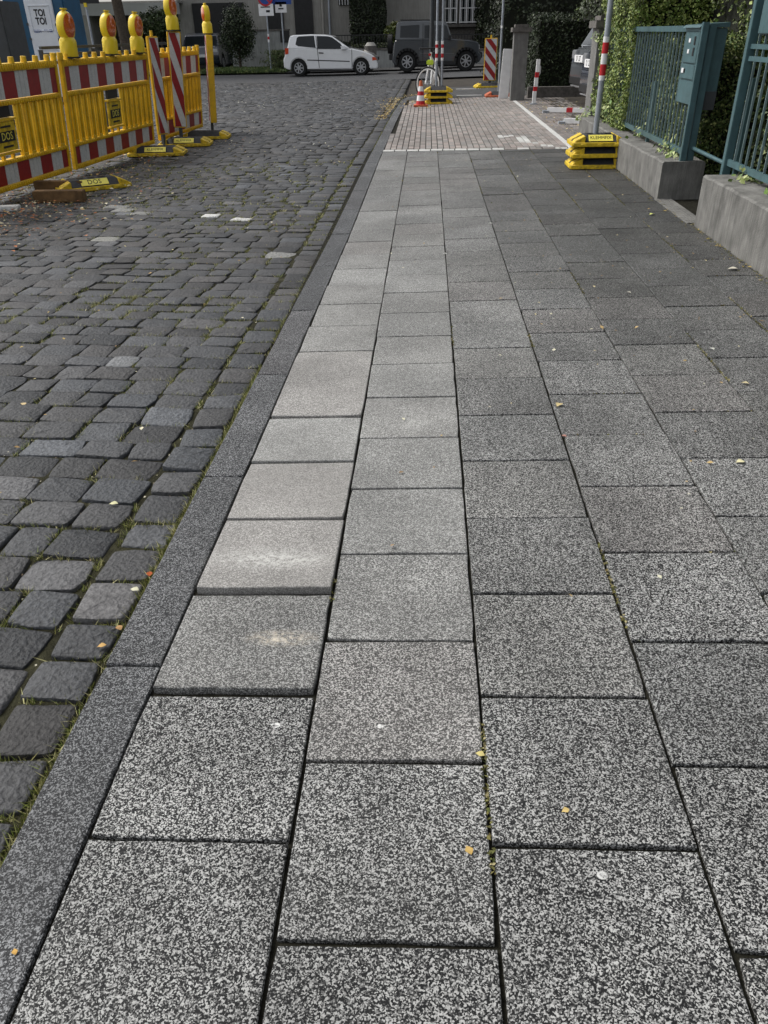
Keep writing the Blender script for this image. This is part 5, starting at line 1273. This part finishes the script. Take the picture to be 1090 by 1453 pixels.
# low pale walls
def lw(pa, pb_, ptop, Y, lab, t=.25):
    a = ax(pa, 80, Y); b = ax(pb_, 80, Y); zt = azz((pa+pb_)/2, ptop, Y)
    e = empty('garden_wall', ((a+b)/2, Y, 0), lab, 'wall'); MB().box(((a+b)/2, Y+t/2, zt/2-.05), (b-a, t, zt+.1)).build('wall_face', M['lowwall'], e)
    MB().box(((a+b)/2, Y+t/2, zt+.03), (b-a+.06, t+.08, .06)).build('coping', M['cap'], e); return e
wl = lw(330, 412, 44, 40.5, 'pale garden wall with dark coping behind the small round tree')
MB().box((ax(405, 60, 40.5), 40.49, azz(405, 51, 40.5)), (.42, .05, .5)).build('letter_opening', M['black'], wl)
lw(412, 560, 72, 40.0, 'low pale wall between the white car and the off-roader'); lw(560, 740, 72, 40.0, 'low pale wall behind the off-roader')
def iron(pa, pb_, pt, pbm, Y, lab):
    a = ax(pa, 70, Y); b = ax(pb_, 70, Y); zt = azz(550, pt, Y); zb = azz(550, pbm, Y)
    e = empty('iron_fence', ((a+b)/2, Y, zb), lab, 'fence'); MB().box(((a+b)/2, Y, zt), (b-a, .03, .04)).build('top_rail', M['darkdoor'], e); MB().box(((a+b)/2, Y, zb+.05), (b-a, .03, .04)).build('bottom_rail', M['darkdoor'], e)
    n = int((b-a)/.13)
    for i in range(n): x = a+(i+.5)*.13; MB().box((x, Y, (zt+zb)/2), (.02, .02, zt-zb)).build('bar', M['darkdoor'], e)
iron(443, 558, 49, 70, 40.12, 'black iron fence on the wall behind the white car'); iron(640, 700, 51, 70, 40.12, 'black iron fence on the wall behind the off-roader')
# grey litter bin / boulder seen over the bonnet
q = at(526, 70, 38.6); e = empty('standpipe_hood', (q.x, 38.6, 0), 'round silver topped bin behind the white car bonnet', 'bin')
MB().cyl((q.x, 38.6, 0), (q.x, 38.6, azz(526, 65, 38.6)), .24, .26, 16).build('drum', M['cap'], e, smooth=True); MB().cyl((q.x, 38.6, azz(526, 65, 38.6)), (q.x, 38.6, azz(526, 60, 38.6)), .25, .14, 16).build('lid', M['house'], e, smooth=True)
# signs by the verge
def sign(px, base_py, Y, label):
    X = ax(px, 40, Y); e = empty('road_sign', (X, Y, -.05), label, 'road sign', 'parking signs on the verge'); MB().cyl((X, Y, -.05), (X, Y, 3.6), .032, n=10).build('post', M['galv'], e, smooth=True); return X, e
YS = 38.2
X, e = sign(380, 90, YS, 'no stopping sign with white plate below, on a pole with red bands')
pl = MB().box((X, YS-.05, azz(380, 14, YS)), (.62, .02, .42)).build('plate', M['whitepaint'], e)
t = MB().box((X-.02, YS-.062, azz(380, 10, YS)), (.4, .004, .04)).box((X+.08, YS-.062, azz(380, 16, YS)), (.16, .004, .08)); sub(t.build('marking', M['ink']), pl)
zc = azz(380, -4, YS); d = MB().cyl((X, YS-.05, zc), (X, YS-.07, zc), .32, n=28).build('disc', M['redbright'], e); sub(MB().cyl((X, YS-.07, zc), (X, YS-.078, zc), .25, n=28).build('blue_field', M['signblue']), d); sub(MB().box((X, YS-.081, zc), (.5, .004, .06), Matrix.Rotation(R(45), 3, 'Y')).build('red_bar', M['redbright']), d)
for (a, b, m) in ((48, 52, 'whitepaint'), (52, 56, 'redbright'), (56, 60, 'whitepaint')): MB().cyl((X, YS, azz(380, b, YS)), (X, YS, azz(380, a, YS)), .036, n=10).build('band', M[m], e)
X, e = sign(401, 90, YS+.3, 'blue parking sign with small white plate below, next to the white car')
pl = MB().box((X, YS+.25, azz(401, 10, YS)), (.48, .02, .38)).build('plate', M['whitepaint'], e); sub(MB().box((X, YS+.238, azz(401, 12, YS)), (.22, .004, .05)).box((X, YS+.238, azz(401, 7, YS)), (.1, .004, .1)).build('marking', M['ink']), pl)
bl = MB().box((X-.02, YS+.25, azz(401, -6, YS)), (.95, .02, .58)).build('blue_panel', M['signblue'], e)
MB().cyl((X, YS+.3, azz(401, 88, YS)), (X, YS+.3, azz(401, 76, YS)), .04, n=10).build('band', M['footorange'], e)
# grass and plants on the verge
n = 16000; P = np.stack([np.random.uniform(ax(295, 90, 39), ax(412, 90, 39), n), np.random.uniform(37.6, 40.3, n), np.zeros(n)], 1); P[:, 2] = -.04+np.random.uniform(0, .22, n)*(.5+.5*np.array([noise.noise(Vector((a*1.2, b*1.2, 0))) for a, b in P[:, :2]]))
quads('verge_grass', P, np.tile([0, -1, .3], (n, 1)), np.full(n, .14), leafcols(n, (.06, .10, .022), .4, light=(.2, .24, .08), pl=.15), M['leaf'], asp=.25)
for (pxx, yy_, w, h, lab) in ((397, 38.4, .55, .75, 'tufty grass clump at the foot of the blue sign pole'), (438, 41, .5, 1.0, 'leafy shrub behind the white car roof')):
    X = ax(pxx, 80, yy_); n = 1600; P = np.stack([np.random.normal(X, w*.45, n), np.random.normal(yy_, .2, n), np.random.random(n)**.8*h], 1)
    e = empty('shrub', (X, yy_, 0), lab, 'shrub'); quads('foliage', P, np.tile([0, -1, .3], (n, 1)), np.full(n, .16), leafcols(n, (.07, .095, .03), .4, light=(.2, .22, .1), pl=.12), M['leaf'], asp=.2, parent=e)
def bush(px, py, Y, rx, rz, n, base, lab, size=.1, light=None, trunk=True, name='bush'):
    c = at(px, py, Y); e = empty(name, (c.x, Y, 0), lab, 'bush'); q = np.random.normal(0, 1, (n, 3)); q /= np.linalg.norm(q, axis=1, keepdims=True)
    rr = 1+.42*noise3(q, 2.1, px)+.2*noise3(q, 6, px); q = q*(rr*np.random.uniform(.72, 1.12, n))[:, None]*np.array([rx, rx*.8, rz]); P = q+np.array([c.x, Y, c.z])
    quads('foliage', P, q, np.full(n, size), leafcols(n, base, light=light), M['leaf'], parent=e)
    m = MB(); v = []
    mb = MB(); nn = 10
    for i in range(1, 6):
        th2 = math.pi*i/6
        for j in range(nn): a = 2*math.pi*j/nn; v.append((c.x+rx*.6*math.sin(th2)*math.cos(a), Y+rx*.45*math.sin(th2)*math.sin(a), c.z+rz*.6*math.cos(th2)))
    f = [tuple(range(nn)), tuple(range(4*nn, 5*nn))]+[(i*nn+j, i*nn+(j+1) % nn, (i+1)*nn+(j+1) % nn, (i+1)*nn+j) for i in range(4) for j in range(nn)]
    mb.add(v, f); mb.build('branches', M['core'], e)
    if trunk: MB().cyl((c.x, Y, -.1), (c.x, Y, c.z), .06, .04, 8).build('stem', M['trunk'], e, smooth=True)
bush(337, 48, 38.9, .72, .95, 5200, (.022, .034, .014), 'small round dark tree on the verge beside the sign', .09, light=(.1, .13, .06))
bush(226, 34, 41, .85, .5, 3500, (.04, .06, .02), 'bush behind the beacons at the garage corner', .12, light=(.12, .16, .06))
bush(562, 46, 41.2, .5, .35, 1500, (.07, .09, .02), 'yellowish shrub behind the off-roader tail', .12, light=(.25, .26, .05))
# ivy column on the stone house
hedge('ivy_column', 'dark clipped ivy column against the stone house', (ax(497, 20, 42.6), ax(546, 20, 42.6)), (42.4, 43.9), (.3, 6), 12000, (.016, .024, .009), .10, light=(.04, .06, .02), pl=.08, bulge=.12, faces='xXyZ', cat='ivy')
hedge('hedge', 'low planting along the iron fence', (ax(450), ax(560)), (40.5, 41.4), (.2, .9), 4000, (.03, .04, .014), .12, light=(.09, .11, .04), pl=.1, faces='yZ')
hedge('hedge', 'tall dark ivy wall right of the villa windows', (ax(682, 20, 42.5), ax(800, 20, 42.5)), (42.5, 44.5), (.0, 6.5), 14000, (.02, .028, .011), .14, light=(.05, .07, .03), pl=.1, bulge=.4, faces='xyZ')
for i, (x, y, h, r, lab) in enumerate(((7.0, 33, 10, 3.4, 'large dark tree right of the villa'), (12, 30, 10, 4, 'broad tree behind the driveway hedge'), (5.2, 4.5, 7.5, 3.2, 'unseen garden tree overhanging the near concrete wall, added for its shade'), (5.0, 11.0, 8, 3.4, 'unseen garden tree overhanging the teal fence, added for its shade'), (8.5, 14.5, 7.5, 2.8, 'garden tree above the driveway cars'), (7.5, 8, 7, 2.6, 'garden tree behind the letterbox'), (-16.5, 39.5, 11, 4.0, 'street tree over the garage building'))):  # the two overhanging garden trees are out of view, added to shade the slabs
    tree(lab, x, y, h, r, 15000, (.03, .042, .014), 3.0 if i != 4 else 4.5, .16, light=(.09, .12, .04))
MB_ = MB().box((ax(812, 10, 30), 30.5, 3), (.5, .5, 6.5)).build('house_corner', M['house']); tag(MB_, 'pale corner of a building showing above the driveway hedge', 'building corner')

# ------------------------------------------------------------------ lettering becomes plain meshes
bpy.context.view_layer.update(); deps = bpy.context.evaluated_depsgraph_get()
for o in [o for o in bpy.data.objects if o.type == 'FONT']:
    me = bpy.data.meshes.new_from_object(o.evaluated_get(deps)); n = bpy.data.objects.new('letters', me); COL.objects.link(n)
    n.parent = o.parent; n.matrix_parent_inverse = o.matrix_parent_inverse.copy(); n.matrix_basis = o.matrix_basis.copy(); bpy.data.objects.remove(o)
